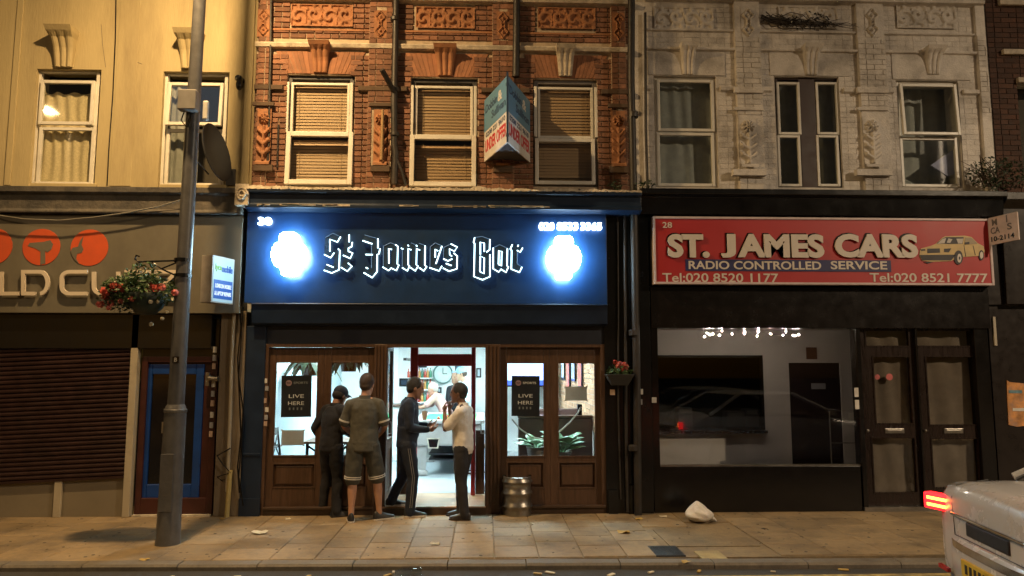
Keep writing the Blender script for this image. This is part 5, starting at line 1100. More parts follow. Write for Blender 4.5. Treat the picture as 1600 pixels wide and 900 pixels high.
# straggly shrub growing on the ledge
sh_ = thing('ledge_shrub', 'straggly dark shrub rooted on the ledge beside the white building', 'plant', (at(1548, 292, -.05)[0], -.05, at(1548, 296, -.05)[1])); b = MB(); rnd = random.Random(12); bx, bz = at(1550, 292, -.05)
for k in range(30):
    a = rnd.uniform(-.9, 1.3); L = rnd.uniform(.2, .62); b.tube([(bx + rnd.gauss(0, .1), -.05, bz), (bx + math.sin(a) * L * .5, -.1 + rnd.gauss(0, .05), bz + L * .45 * math.cos(a)), (bx + math.sin(a) * L + rnd.gauss(0, .04), -.14 + rnd.gauss(0, .06), bz + L * math.cos(a) * .75)], [.008, .006, .003], 5)
b.build('twigs', mat('twig', (.09, .06, .04), .8), sh_); leaves('foliage', (bx + .06, -.14, bz + .16), (.5, .14, .24), 420, .028, leafd, sh_, 21)
for k, (x, y) in enumerate(((1002, 292), (960, 292), (1014, 290), (684, 297), (536, 297))):
    X, Z = at(x, y, -.2); t = thing('ledge_weed', ('bushy weed at the foot of the black rainwater pipe', 'thin weed on the ledge above the bar phone number', 'scruffy weed between the rainwater pipe and the white building', 'tiny weed on the ledge below the middle window with a blind', 'tiny weed on the ledge below the blind window nearest the cream wall')[k], 'plant', (X, -.2, Z - .03), group='weeds on the ledge'); leaves('leaves', (X, -.2, Z + .01), (.10 if k < 3 else .05, .05, .07 if k < 3 else .035), 50 if k < 3 else 16, .022, leafd, t, 30 + k)
# =================================================================== street lamps
LAMP_COL = (1.0, .64, .28)
bxl, byl = gnd(262, 850); tpx = at(312, 0, byl); dxz = (tpx[0] - bxl) / tpx[1]
def lamp_post(base, lean, arm, label, power, up=0., tint=None):
    t = thing('street_lamp', label, 'street lamp', (*base, 0)); zc = 1.85 + (575 - 640) * 8.1 / 1155
    q = lambda z: (lean * z, 0, z)
    MB().tube([q(0), q(.05), q(zc - .05), q(zc), q(zc + .05), q(zc + .09)], [.128, .122, .112, .112, .10, .07], 24).build('column_base', polegrey, t, local=True, smooth=True)
    MB().tube([q(zc + .05), q(4), q(6), q(7.9)], [.086, .076, .068, .058], 20).build('column_shaft', polegrey, t, local=True, smooth=True)
    MB().tube([q(zc - .02), q(zc - .012), q(zc + .012), q(zc + .02)], [.112, .118, .118, .112], 24).build('collar', polegrey, t, local=True)
    tx = lean * 7.85; MB().tube([(tx, 0, 7.8), (tx, arm * .35, 8.05), (tx, arm, 8.12)], [.055, .045, .04], 12).build('arm', polegrey, t, local=True, smooth=True)
    hd = MB().rings([[(tx + a * w, arm + s * b * 1.0, 8.12 + z) for a, b in ((-1, -.5), (1, -.5), (1, .5), (-1, .5))] for w, s, z in ((.06, .3, .09), (.14, .6, .06), (.16, .7, -.02), (.15, .66, -.05))]).build('lantern', dgrey, t, local=True, bevel=.02)
    MB().box(tx - .12, tx + .12, arm - .28, arm + .28, 8.02, 8.066).build('lens', emi('sodium_lens', (1.0, .66, .30), 30.0), t, local=True)
    l = bpy.data.lights.new('street_lamp_light', 'AREA'); l.energy = power; l.color = tint or LAMP_COL; l.shape = 'DISK'; l.size = .22
    lo = bpy.data.objects.new('street_lamp_light', l); col.objects.link(lo); lo.parent = t; lo.location = (tx, arm, 8.01)
    for ch in t.children:
        if ch.name.split('.')[0] in ('arm', 'lantern', 'lens', 'street_lamp_light'): ch.location.z += up
    if up: MB().tube([(tx, 0, 7.7), (tx, 0, 7.9 + up)], .056, 16).build('column_top', polegrey, t, local=True)
    MB().box(-.07, .07, -.125, -.11, .35, .95).build('service_door', polegrey, t, local=True, bevel=.006)
    return t
lp = lamp_post((bxl, byl), dxz, -1.0, 'tall grey street lamp column carrying the flower basket on the pavement', 500.)
X, Z = at(297, 159, byl - .1); MB().box(X - .10, X + .10, byl - .2, byl - .08, Z - .12, Z + .11).build('control_box', mat('box_grey', (.22, .21, .20), .5), lp, bevel=.012)
a = at(293, 190, byl - .1); MB().tube([(X - .05, byl - .12, Z - .12), (X - .08, byl - .12, Z - .22), (X - .02, byl - .1, Z - .3), (X + .01, byl - .09, Z - .2), (X + .0, byl - .09, Z - .12)], .008, 6).build('cable_loop', black, lp, smooth=True)
X, Z = at(321, 172, byl - .02); MB().box(X - .03, X + .03, byl - .04, byl + .02, Z - .12, Z + .11).build('sensor', stk[0], lp, bevel=.02)
X, Z = at(274, 562, byl - .1); nt = MB().box(X - .035, X + .035, byl - .094, byl - .088, Z - .035, Z + .035).build('number_tag', black, lp); text('lettering', 'B', (X - .015, byl - .095, Z - .022), (.03, 0, 0), (0, 0, .044), (0, -1, 0), stk[0], lp, .02, .001)
lamp_post((-11.6, -10.4), 0, 1.0, 'street lamp on the opposite pavement towards the cream building', 380., .62); lamp_post((13.2, -10.4), 0, 1.0, 'street lamp on the opposite pavement towards the dark brick building', 1900., .62, (1, .76, .50))
# bracket and basket
def P3(px, py, Y): q = at(px, py, Y); return (q[0], Y, q[1])
HB = byl - .02
MB().tube([P3(218, 401, HB), P3(213, 399, HB), P3(211, 405, HB), P3(216, 409, HB), P3(279, 407, HB)], .010, 8).tube([P3(237, 409, HB), P3(252, 420, HB), P3(279, 409, HB)], .009, 8).tube([P3(252, 420, HB), P3(278, 432, HB)], .009, 8).build('basket_bracket', black, lp, smooth=True)
for y in (407, 431): X, Z = at(286, y, byl); MB().lathe([(.088, -.02), (.092, -.02), (.092, .02), (.088, .02), (.088, -.02)], (X, byl, Z), 20).build('bracket_strap', black, lp)
hb = thing('hanging_basket', 'hanging basket of red and white flowers on the street lamp column', 'flower basket', P3(222, 495, HB))
bxx, bzz = at(222, 462, HB)
MB().lathe([(.02, -.21), (.10, -.20), (.17, -.13), (.21, .0), (.20, .02), (.19, .0), (.02, -.02)], (bxx + .05, HB, bzz), 24).build('pot', mat('pot_dark_green', (.015, .03, .025), .5), hb, smooth=True)
tp = P3(217, 409, HB)
for a in (0, 2.1, 4.2): MB().tube([tp, (bxx + .05 + .19 * math.cos(a), HB + .19 * math.sin(a), bzz + .01)], .004, 5).build('chain', black, hb)
leaves('foliage', (bxx - .02, HB, bzz + .05), (.42, .27, .20), 1700, .026, leafm, hb, 3); leaves('trailing_foliage', (bxx - .16, HB, bzz - .05), (.32, .22, .14), 600, .024, leafd, hb, 5); leaves('top_foliage', (bxx + .0, HB, bzz + .22), (.20, .15, .16), 240, .028, leafm, hb, 6)
redf = mat('red_petal', (.42, .06, .04), .6, var=.3, scale=30); whf = mat('white_petal', (.65, .60, .45), .6); pkf = mat('pink_petal', (.6, .16, .14), .6, var=.3, scale=30)
def blossom(p, r, m, parent, n=14, seed=0):
    rnd = random.Random(seed); b = MB()
    for _ in range(n):
        d = Vector((rnd.gauss(0, 1), rnd.gauss(0, 1), rnd.gauss(0, 1))).normalized(); c = Vector(p) + d * r * .7; u = d.orthogonal().normalized(); v = d.cross(u); s = r * .55
        b.quad(c + u * s, c + v * s + d * s * .3, c - u * s, c - v * s + d * s * .3)
    return b.build('flower', m, parent)
for k, (x, y, r_, c) in enumerate(((163, 455, .06, 0), (172, 449, .07, 0), (180, 448, .06, 0), (188, 450, .055, 0), (158, 462, .05, 0), (168, 460, .05, 1), (171, 463, .04, 1), (150, 474, .045, 2), (169, 473, .04, 2), (206, 465, .055, 2), (232, 448, .05, 2), (243, 450, .05, 0), (250, 448, .045, 2), (273, 457, .04, 2), (207, 438, .055, 1), (211, 421, .04, 1), (174, 441, .035, 1), (228, 425, .025, 1), (240, 431, .025, 1), (233, 471, .04, 1), (240, 470, .035, 1), (231, 506, .04, 1), (249, 497, .035, 1), (255, 486, .03, 1), (203, 484, .03, 1), (197, 477, .03, 1), (165, 480, .03, 2), (264, 466, .03, 1), (222, 452, .03, 0), (186, 470, .03, 2))):
    X, Z = at(x, y, HB - .2); blossom((X, HB - .2 + .12 * random.random(), Z), r_ * (.62 if c == 1 else 1), (redf, whf, pkf)[c], hb, 16, k)
# wall pot with red geraniums by the bar pilaster
gp = thing('wall_planter', 'dark wall trough of red geraniums on the black pilaster', 'planter', P3(968, 600, -.17)); X, Z = at(968, 590, -.17)
MB().rings([[(X + a * w, -.16 + b * d, Z + z) for a, b in ((-1, -1), (1, -1), (1, 1), (-1, 1))] for w, d, z in ((.10, .06, -.10), (.18, .11, .04), (.17, .10, .045), (.16, .09, .02))]).build('trough', mat('trough_dark', (.03, .028, .025), .6), gp, bevel=.006)
MB().box(X - .15, X + .15, -.052, -.031, Z - .05, Z + .02).build('wall_bracket', black, gp)
leaves('foliage', (X + .0, -.18, Z + .09), (.17, .11, .08), 170, .028, leafm, gp, 31)
for k, (x, y, r_) in enumerate(((961, 566, .035), (968, 570, .05), (975, 571, .05), (978, 574, .045), (972, 576, .04), (964, 573, .03))): q = at(x, y, -.2); blossom((q[0], -.2, q[1]), r_, (redf, pkf)[k % 2], gp, 14, 60 + k)
# =================================================================== estate agent board
eb = thing('agent_board', 'blue and white under offer estate agent board projecting from the brickwork', 'sign', (at(792, 250, -.1)[0], BY, at(792, 255, -.1)[1]))
RY = -.80; rT, rB = P3(793, 118, RY), P3(793, 222, RY); LYb = BY - .03
lT, lB = P3(757, 157, LYb), P3(757, 252, LYb); qT, qB = P3(828, 160, LYb), P3(828, 254, LYb)
hgt = lT[2] - lB[2]; z0 = (lB[2] + qB[2]) / 2 ; rB = (rT[0], RY, z0); agb = mat('agent_blue', (.10, .24, .38), .5, var=.06); agw = mat('agent_white', (.62, .60, .58), .5); agr = mat('agent_red', (.50, .02, .03), .5); agn = mat('agent_navy', (.02, .05, .12), .5)
for (A, Bp, side) in (((lT[0], LYb, z0), (rT[0] - .003, RY, z0), 0), ((rT[0] + .003, RY, z0), (qT[0], LYb, z0), 1)):
    O = Vector(A); U = Vector(Bp) - O; V = Vector((0, 0, hgt)); Nn = Vector((U.y, -U.x, 0)).normalized()
    pn = slabm_('board_panel', O, U, V, Nn, .012, agw, eb); slabm_('blue_area', O + V * .47 + Nn * .002, U, V * .53, Nn, .0015, agb, pn)
    text('lettering', 'UNDER OFFER', O + U * .05 + V * .12 + Nn * .001, U * .92, V * .20, Nn, agr, pn, .03, .0015)
    text('lettering', '0208 221 9610', O + U * .08 + V * .36 + Nn * .001, U * .84, V * .08, Nn, agn, pn, .02, .0015)
    text('lettering', 'Dobbin', O + U * .07 + V * .76 + Nn * .003, U * .52, V * .13, Nn, agn, pn, .012, .0015); text('lettering', '&', O + U * .62 + V * .74 + Nn * .003, U * .18, V * .16, Nn, agw, pn, .03, .0015); text('lettering', 'Sullivan', O + U * .34 + V * .58 + Nn * .003, U * .6, V * .13, Nn, agn, pn, .012, .0015)
    slabm_('edge_trim', O - V * .004 + Nn * .002, U, V * .025, Nn, .016, agw, pn)
MB().box(rT[0] - .012, rT[0] + .012, RY - .006, RY + .02, z0, z0 + hgt + .05).build('corner_post', agn, eb)
MB().prism([(lT[0] + .02, .01), (rT[0], .011), (rT[0], .019), (lT[0] + .02, .02)], 0, 0).build if False else None
for z in (z0 + .1, z0 + hgt - .1): MB().box(rT[0] - .02, rT[0] + .02, RY + .03, BY, z - .02, z + .02).build('wall_arm', dgrey, eb)
MB().quad((lT[0] + .015, LYb, z0 + .015), (rT[0], RY + .02, z0 + .015), (qT[0] - .015, LYb, z0 + .015)).build('underside_board', dgrey, eb)
# =================================================================== beer keg, bag, bottle, litter
kx, ky = gnd(809, 808); kg = thing('beer_keg', 'dented steel beer keg standing by the bar doors', 'keg', (kx, ky + .18, 0)); prof = [(.12, .03), (.16, 0), (.178, .0), (.182, .03), (.175, .05), (.181, .09), (.196, .105), (.196, .125), (.181, .14), (.175, .21), (.181, .25), (.196, .265), (.196, .285), (.181, .30), (.175, .36), (.181, .40), (.194, .41), (.194, .425), (.180, .44), (.178, .475), (.168, .48), (.166, .45), (.15, .435), (.04, .43), (.035, .45), (.02, .45)]
MB().lathe(prof, (0, 0, 0), 36).build('shell', steel, kg, local=True, smooth=True)
for a in (0, 3.14): MB().box(.16 * math.cos(a) - .02, .16 * math.cos(a) + .02, .0, .03, .4805, .49).build('handle_slot', black, kg, local=True)
gx, gy = gnd(1098, 818); bg_ = thing('plastic_bag', 'knotted white plastic bag dumped on the pavement before the cab office', 'bag', (gx, gy + .12, 0)); rings = []; rnd = random.Random(2)
for k in range(10):
    t = k / 9; r_ = [.10, .155, .17, .165, .15, .125, .10, .07, .04, .012][k]; rings.append([((r_ * (1 + .12 * math.sin(5 * a + k) + rnd.gauss(0, .03))) * math.cos(a) - .03 * t, r_ * .8 * (1 + .1 * math.sin(4 * a + 2 * k)) * math.sin(a), .245 * t ** .85) for a in [6.283 * i / 26 for i in range(26)]])
o = MB().rings(rings).build('sack', mat('thin_white_plastic', (.66, .62, .56), .45, var=.12, scale=14, bump=.5, bscale=28, sss=.1), bg_, local=True, smooth=True)
sm2 = o.modifiers.new('soft', 'SUBSURF'); sm2.levels = 1; sm2.render_levels = 2
MB().rings([[(.13 + .0, -.03, .05), (.13, .03, .06), (.12, .0, .12)], [(.17, -.03, .03), (.17, .02, .04), (.165, 0, .07)], [(.20, -.03, .004), (.205, -.01, .004), (.20, -.02, .02)]]).build('bag_corner', MATS['thin_white_plastic'], bg_, local=True)
wx, wy = gnd(645, 887, -.115); wbtl = thing('water_bottle', 'crushed clear plastic water bottle lying in the gutter', 'bottle', (wx, -2.60, -.052)); pg_ = glassmat('clear_plastic', (.85, .9, .92), 2.0, .08)
prof = [(.004, -.13), (.030, -.128), (.033, -.12), (.030, -.10), (.033, -.09), (.029, -.07), (.033, -.06), (.030, -.03), (.033, -.02), (.030, .01), (.033, .03), (.032, .06), (.022, .09), (.013, .10), (.013, .12)]
MB().lathe(prof, (0, 0, .033), 18, 'x').xf(Matrix.Rotation(R(185), 4, 'Z')).build('shell', pg_, wbtl, local=True, smooth=True); MB().lathe([(.015, .118), (.015, .138), (.004, .139)], (0, 0, .033), 14, 'x').xf(Matrix.Rotation(R(185), 4, 'Z')).build('cap', stk[0], wbtl, local=True)
litm = [mat('litter_paper', (.62, .56, .42), .8), mat('litter_leaf', (.45, .30, .08), .7), mat('litter_dark', (.03, .02, .02), .8)]
LIT = [(406, 834, .10, 0, 'torn beige paper scrap on the pavement left of the drinkers'), (680, 851, .07, 0, 'folded paper scrap on the slabs in front of the entrance'), (1194, 827, .04, 2, 'dark squashed scrap on the pavement before the cab office'), (227, 876, .06, 1, 'yellow leaf lying near the kerb by the lamp column'), (347, 812, .05, 1, 'pale leaf lying under the gas pipe'), (999, 812, .05, 1, 'yellow leaf at the foot of the black pilaster'), (1072, 880, .06, 1, 'yellow leaf on the kerb beside the iron covers'), (450, 812, .05, 0, 'white cigarette packet scrap by the left doors'), (849, 797, .07, 0, 'crumpled white tissue behind the beer keg'), (766, 808, .03, 0, 'tiny white scrap by the entrance pillar'), (832, 820, .035, 0, 'tiny white scrap right of the beer keg'), (1036, 808, .06, 0, 'flattened carton at the foot of the black wall'), (975, 833, .09, 1, 'dry leaf stem lying on the slabs below the pilaster')]
for k, (x, y, s, c, lab) in enumerate(LIT):
    X, Y = gnd(x, y); rnd = random.Random(k); n = 9; t = []
    pts = [(X + s * math.cos(a) * rnd.uniform(.6, 1), Y + s * .8 * math.sin(a) * rnd.uniform(.5, 1)) for a in [6.283 * i / n for i in range(n)]]
    b = MB(); top = [(p[0], p[1], .006 + rnd.random() * s * .35) for p in pts]; ctr = (X, Y, .006 + s * .2); cb2 = (X, Y, .003)
    for i in range(n): j = (i + 1) % n; b.quad(ctr, top[i], top[j]); b.quad(cb2, (top[j][0], top[j][1], top[j][2] - .003), (top[i][0], top[i][1], top[i][2] - .003))
    tag(b.build('litter_scrap', litm[c], None), lab, 'litter')
for k, (x, y) in enumerate(((397, 889), (500, 889), (212, 895), (400, 890), (1008, 893), (836, 891), (945, 892), (1085, 896), (1196, 895), (615, 889), (855, 891), (1310, 896), (300, 890))):
    X = gnd(x, y, -.11)[0]; s = random.uniform(.02, .05); Y = -2.56 - random.random() * .10; b = MB().box(-s, s, -s * .4, s * .4, 0, .012).xf(Matrix.Translation((X, Y, -.052)) @ Matrix.Rotation(random.random() * 3, 4, 'Z')); tag(b.build('gutter_litter', litm[k % 2], None, bevel=.003), 'small scrap of pale litter lying in the gutter', 'litter', 'litter along the gutter')
# =================================================================== people
def remesh(o, vox, sm=5, wr=None):
    r = o.modifiers.new('skin', 'REMESH'); r.mode = 'VOXEL'; r.voxel_size = vox; r.use_smooth_shade = True
    if wr:
        tx = bpy.data.textures.get('folds') or bpy.data.textures.new('folds', 'CLOUDS'); tx.noise_scale = .13; tx.noise_depth = 2
        d = o.modifiers.new('folds', 'DISPLACE'); d.texture = tx; d.strength = wr; d.mid_level = .5; d.texture_coords = 'LOCAL'
    s = o.modifiers.new('smooth', 'SMOOTH'); s.iterations = sm; s.factor = .5
    return o
def lerp(a, b, t): return Vector(a) * (1 - t) + Vector(b) * t
def chain(b, pts, rad, n=14, sub=4):
    P, Q = [], []
    for i in range(len(pts) - 1):
        for k in range(sub): t = k / sub; P.append(lerp(pts[i], pts[i + 1], t)); Q.append(rad[i] * (1 - t) + rad[i + 1] * t)
    P.append(Vector(pts[-1])); Q.append(rad[-1]); b.tube(P, Q, n)
    for p, r_ in zip(pts, rad): b.ball(p, r_ * .99, 8)
def ell_loft(b, secs, n=20, M=None):
    rings = []
    for c, rx, ry, ax in secs:
        c = Vector(c); ax = Vector(ax).normalized(); ay = Vector((-ax.y, ax.x, 0)); rings.append([c + ax * rx * math.cos(t) + ay * ry * math.sin(t) for t in [6.2832 * k / n for k in range(n)]])
    if M: rings = [[M @ p for p in r_] for r_ in rings]
    b.rings(rings)
def hand(b, wr, d, pn, side, curl, s=1.):
    d, pn = Vector(d).normalized(), Vector(pn).normalized(); pn = (pn - d * pn.dot(d)).normalized(); ac = d.cross(pn).normalized() * side; wr = Vector(wr)
    for k in range(5):
        o = ac * (.036 - .018 * k) * s; b.tube([wr + d * .005 * s + o * .6, wr + d * .085 * s + o], [.014 * s, .0135 * s], 8)
    b.ball(wr + d * .045 * s, .035 * s, 8, (1, 1, 1))
    for k, L in enumerate((.068, .078, .074, .058)):
        p = wr + d * .083 * s + ac * (.033 - .022 * k) * s; pts = [p]; ang = 0
        for j, f in enumerate((.45, .32, .25)):
            ang += curl * (.7 + .3 * j); dr = d * math.cos(ang) + pn * math.sin(ang); p = p + dr * L * f * s; pts.append(p)
        b.tube(pts, [.0095 * s, .009 * s, .0085 * s, .007 * s], 8); b.ball(pts[-1], .007 * s, 6)
    p = wr + d * .025 * s + ac * .036 * s; q = p + (d * .6 + ac * .7 + pn * .3).normalized() * .038 * s; r_ = q + (d * .85 + pn * (.3 + curl * .5)).normalized() * .032 * s
    b.tube([wr + d * .01 * s + ac * .02 * s, p, q, r_], [.012 * s, .0125 * s, .0105 * s, .008 * s], 8); b.ball(r_, .008 * s, 6)
def person(label, loc, rz, H, pose, skin, top, bottom, shoe, hairm, group='men standing outside the bar', fine=True, cap=None, bald=False):
    s = H / 1.75; t = thing('person', label, 'person', loc, rz, group); V = lambda *a: Vector(a) * s
    D = dict(pel=(0, 0, .93), ch=(0, .01, 1.24), nk=(0, .0, 1.455), hd=(0, .035, 1.635), hyaw=0, hpit=0, hroll=0, belly=0,
             hipL=(-.092, 0, .90), hipR=(.092, 0, .90), knL=(-.10, .03, .50), knR=(.10, .03, .50), anL=(-.105, -.01, .085), anR=(.105, -.01, .085), fyL=8, fyR=-8,
             shL=(-.172, -.01, 1.385), shR=(.172, -.01, 1.385), elL=(-.235, -.03, 1.13), elR=(.235, -.03, 1.13), wrL=(-.235, .07, .90), wrR=(.235, .07, .90), hdL=(0, .25, -1), hdR=(0, .25, -1), pnL=(1, 0, 0), pnR=(-1, 0, 0), cuL=.35, cuR=.35)
    D.update(pose); g = lambda k: V(*D[k]); vox = .0065 if fine else .012; Mh = Matrix.Translation(g('hd')) @ Euler((R(-D['hpit']), R(D['hroll']), R(D['hyaw']))).to_matrix().to_4x4() @ Matrix.Scale(1.1, 4)
    sa = (g('shR') - g('shL')); sa.z = 0; ha = (g('hipR') - g('hipL')); ha.z = 0
    # ---- body: one continuous skin
    def torso(b, f, z0=None, z1=None):
        pel, ch, nk = g('pel'), g('ch'), g('nk'); be = D['belly'] * s
        S = [(lerp(g('hipL'), g('hipR'), .5) - V(0, 0, .07), .135, .10, ha), (pel, .165, .118, ha), (lerp(pel, ch, .4) + Vector((0, be * .5, 0)), .150 + D['belly'] * .4, .108 + D['belly'] * .5, ha.lerp(sa, .4)), (ch, .168, .118, sa), (lerp(ch, nk, .45), .178, .112, sa), (lerp(ch, nk, .78), .155, .092, sa), (nk, .085, .072, sa)]
        S = [(c, rx * s + f, ry * s + f, ax) for c, rx, ry, ax in S]
        if z0 is not None: S = S[z0:z1]
        ell_loft(b, S)
    b = MB(); torso(b, 0.)
    for q in 'LR':
        chain(b, [lerp(g('nk'), g('sh' + q), .45), g('sh' + q), lerp(g('sh' + q), g('el' + q), .5), g('el' + q), lerp(g('el' + q), g('wr' + q), .3), g('wr' + q)], [x * s for x in (.055, .058, .048, .038, .041, .026)])
        chain(b, [g('hip' + q), lerp(g('hip' + q), g('kn' + q), .5), g('kn' + q), lerp(g('kn' + q), g('an' + q), .32), lerp(g('kn' + q), g('an' + q), .8), g('an' + q)], [x * s for x in (.09, .077, .053, .056, .036, .036)])
        hand(b, g('wr' + q), D['hd' + q], D['pn' + q], -1 if q == 'L' else 1, D['cu' + q], s * 1.02)
    chain(b, [g('nk') - V(0, 0, .02), Mh @ V(0, -.012, -.06)], [.062 * s, .056 * s])
    hs = [(-.122, .02, .022, .058), (-.113, .038, .040, .048), (-.085, .054, .062, .028), (-.045, .066, .080, .010), (0, .072, .091, .0), (.045, .073, .094, -.006), (.082, .062, .080, -.008), (.106, .042, .056, -.008), (.117, .012, .018, -.008)]
    ell_loft(b, [(V(0, y, z), rx * s, ry * s, (1, 0, 0)) for z, rx, ry, y in hs], 20, Mh)
    n0 = len(b.v); b.ball(V(0, .093, -.022), .016 * s, 8, (.85, 1.0, 1.1)); b.tube([V(0, .088, .02), V(0, .101, -.02)], [.008 * s, .012 * s], 8); b.ball(V(0, .082, -.062), .018 * s, 8, (1.3, .7, .6)); b.ball(V(0, .075, -.105), .022 * s, 8)
    for e in (-1, 1): b.ball(V(e * .074, -.008, -.012), .026 * s, 8, (.35, .7, 1.15)); b.ball(V(e * .03, .082, .028), .015 * s, 8, (1.4, .6, .5))
    b.xf(Mh, n0)
    body = remesh(b.build('body', skin, t, local=True), vox, 3)
    for e in (-1, 1): MB().ball(Mh @ V(e * .031, .0835, .008), .0085 * s, 8).build('eye', mat('eye_dark', (.04, .03, .03), .2), t, local=True, smooth=True)
    MB().box(-.022 * s, .022 * s, .0845 * s, .097 * s, -.069 * s, -.064 * s).xf(Mh).build('mouth', mat('lip', (.22, .08, .07), .5), t, local=True)
    # ---- hair or cap
    if cap:
        b = MB().ball(V(0, -.008, .045), .1 * s, 12, (.84, 1.04, .86)); b.xf(Mh); remesh(b.build('cap', cap, t, local=True), .008, 2)
        b = MB().rings([[V(a * w, .075 + d, .045 + z) for a, z in ((-1, 0), (-.5, .018), (0, .024), (.5, .018), (1, 0), (.5, .010), (0, .016), (-.5, .010))] for w, d in ((.078, 0), (.074, .04), (.045, .085))]); b.xf(Mh); b.build('cap_brim', cap, t, local=True)
        b = MB().ball(V(0, -.02, .0), .095 * s, 12, (.86, .94, .8)); b.xf(Mh); remesh(b.build('hair', hairm, t, local=True), .008, 1)
    else:
        b = MB().ball(V(0, -.020, .030), .1 * s, 14, (.835, .995, .99)); b.ball(V(0, -.045, -.02), .07 * s, 10, (1.02, .85, .9)); b.xf(Mh); remesh(b.build('hair', hairm, t, local=True), .007, 2, .008)
    # ---- clothes
    kind, tm, extra = top; b = MB(); torso(b, .016 * s)
    fr = .60 if kind == 'short' else 1.0
    for q in 'LR':
        sh, el, wr = g('sh' + q), g('el' + q), g('wr' + q); nkp = lerp(g('nk'), sh, .35) - V(0, 0, .01)
        if kind == 'short': chain(b, [nkp, sh, lerp(sh, el, .5), lerp(sh, el, .80)], [x * s for x in (.06, .071, .069, .072)])
        else: chain(b, [nkp, sh, lerp(sh, el, .5), el, lerp(el, wr, .4), lerp(el, wr, .93)], [x * s for x in (.065, .074, .066, .056, .054, .040)])
    ell_loft(b, [(g('pel') - V(0, 0, extra.get('drop', .02)), .178 * s, .133 * s, ha), (g('pel') + V(0, 0, .07), .176 * s, .130 * s, ha), (lerp(g('pel'), g('ch'), .6), (.172 + .3 * D['belly']) * s, (.126 + .4 * D['belly']) * s, ha)])
    cl = remesh(b.build(extra.get('name', 'shirt'), tm, t, local=True), .009 if fine else .016, 4, .026)
    if 'collar' in extra:
        b = MB(); ell_loft(b, [(g('nk') + V(0, .0, -.005), .080 * s, .074 * s, sa), (g('nk') + V(0, .0, .045), .068 * s, .066 * s, sa), (g('nk') + V(0, .0, .045), .063 * s, .06 * s, sa)]); b.build('collar', extra['collar'], t, local=True, smooth=True)
    if 'yoke' in extra:
        for q in 'LR': MB().tube([lerp(g('nk'), g('sh' + q), u) + V(0, .0, [.055, .052, .070, .045][k]) for k, u in enumerate((.1, .5, .95, 1.15))], .009 * s, 6).build('shoulder_stripe', extra['yoke'], t, local=True, smooth=True)
    if 'hem' in extra:
        for q in 'LR':
            p0, p1 = lerp(g('sh' + q), g('el' + q), .74), lerp(g('sh' + q), g('el' + q), .81); d = (p1 - p0).normalized()
            for k in (0., .6): c = lerp(p0, p1, k); MB().tube([c, c + d * .008], [.0755 * s, .0755 * s], 20).build('sleeve_stripe', extra['hem'], t, local=True, smooth=True)
    kind, bm_, ex2 = bottom; b = MB(); ell_loft(b, [(lerp(g('hipL'), g('hipR'), .5) - V(0, 0, .085), .12 * s, .10 * s, ha), (lerp(g('hipL'), g('hipR'), .5), .168 * s, .128 * s, ha), (g('pel') + V(0, 0, .06), .160 * s, .122 * s, ha)])
    for q in 'LR':
        hp, kn, an = g('hip' + q), g('kn' + q), g('an' + q)
        if kind == 'shorts': chain(b, [hp, lerp(hp, kn, .5), lerp(hp, kn, .97)], [x * s for x in (.104, .102, .098)])
        else: chain(b, [hp, lerp(hp, kn, .5), kn, lerp(kn, an, .35), lerp(kn, an, .8), lerp(kn, an, 1.0) - V(0, 0, .03)], [x * s for x in (.104, .094, .075, .073, .064, .064)])
    remesh(b.build('shorts' if kind == 'shorts' else 'trousers', bm_, t, local=True), .009 if fine else .016, 4, .026)
    if 'hem' in ex2:
        for q in 'LR':
            hp, kn = g('hip' + q), g('kn' + q); d = (kn - hp).normalized()
            for k in (.90, .955): c = lerp(hp, kn, k); MB().tube([c, c + d * .011], [.1035 * s, .103 * s], 22).build('hem_stripe', ex2['hem'], t, local=True, smooth=True)
    if 'stripe' in ex2:
        for q, e in (('L', -1), ('R', 1)):
            for k in (-.012, .012):
                pts = [lerp(g('hip' + q), g('kn' + q), u) + V(e * (.108 - .03 * u), k, 0) for u in (.1, .5, 1)] + [lerp(g('kn' + q), g('an' + q), u) + V(e * (.078 - .010 * u), k, 0) for u in (.4, .9)]
                MB().tube(pts, .0045, 6).build('side_stripe', ex2['stripe'], t, local=True, smooth=True)
    for q in 'LR':
        an = g('an' + q); a = R(D['fy' + q]); b = MB(); so = MB(); rings, srs = [], []
        for y, w_, h in ((-.075, .018, .07), (-.06, .033, .095), (-.02, .038, .105), (.04, .040, .085), (.10, .045, .062), (.15, .043, .048), (.185, .032, .038), (.205, .010, .028)):
            rings.append([(w_ * s * math.cos(k), y * s, max(.012, .012 + h * s * max(0, math.sin(k)) ** .8)) for k in [math.pi * j / 10 for j in range(11)]]); srs.append([((w_ + .004) * s * c_, y * s * 1.02, z) for c_, z in ((-1, .0), (1, .0), (1, .022), (-1, .022))])
        b.rings(rings); so.rings(srs); M_ = Matrix.Translation((an.x, an.y, an.z - .085 * s)) @ Matrix.Rotation(a, 4, 'Z'); b.xf(M_); so.xf(M_)
        sh2 = b.build('shoe', shoe[0], t, local=True, smooth=True); so.build('sole', shoe[1], sh2, local=True, bevel=.004)
    return t
sk_l = mat('skin_light', (.44, .24, .16), .5, var=.1, sss=.06); sk_m = mat('skin_tan', (.32, .17, .11), .5, var=.1, sss=.06); sk_d = mat('skin_brown', (.17, .085, .055), .5, var=.1, sss=.04)
hair_b = mat('dark_hair', (.018, .013, .010), .6, var=.4, scale=60, bump=.6, bscale=160); hair_g = mat('brown_hair', (.05, .03, .018), .6, var=.4, scale=60, bump=.6, bscale=160)
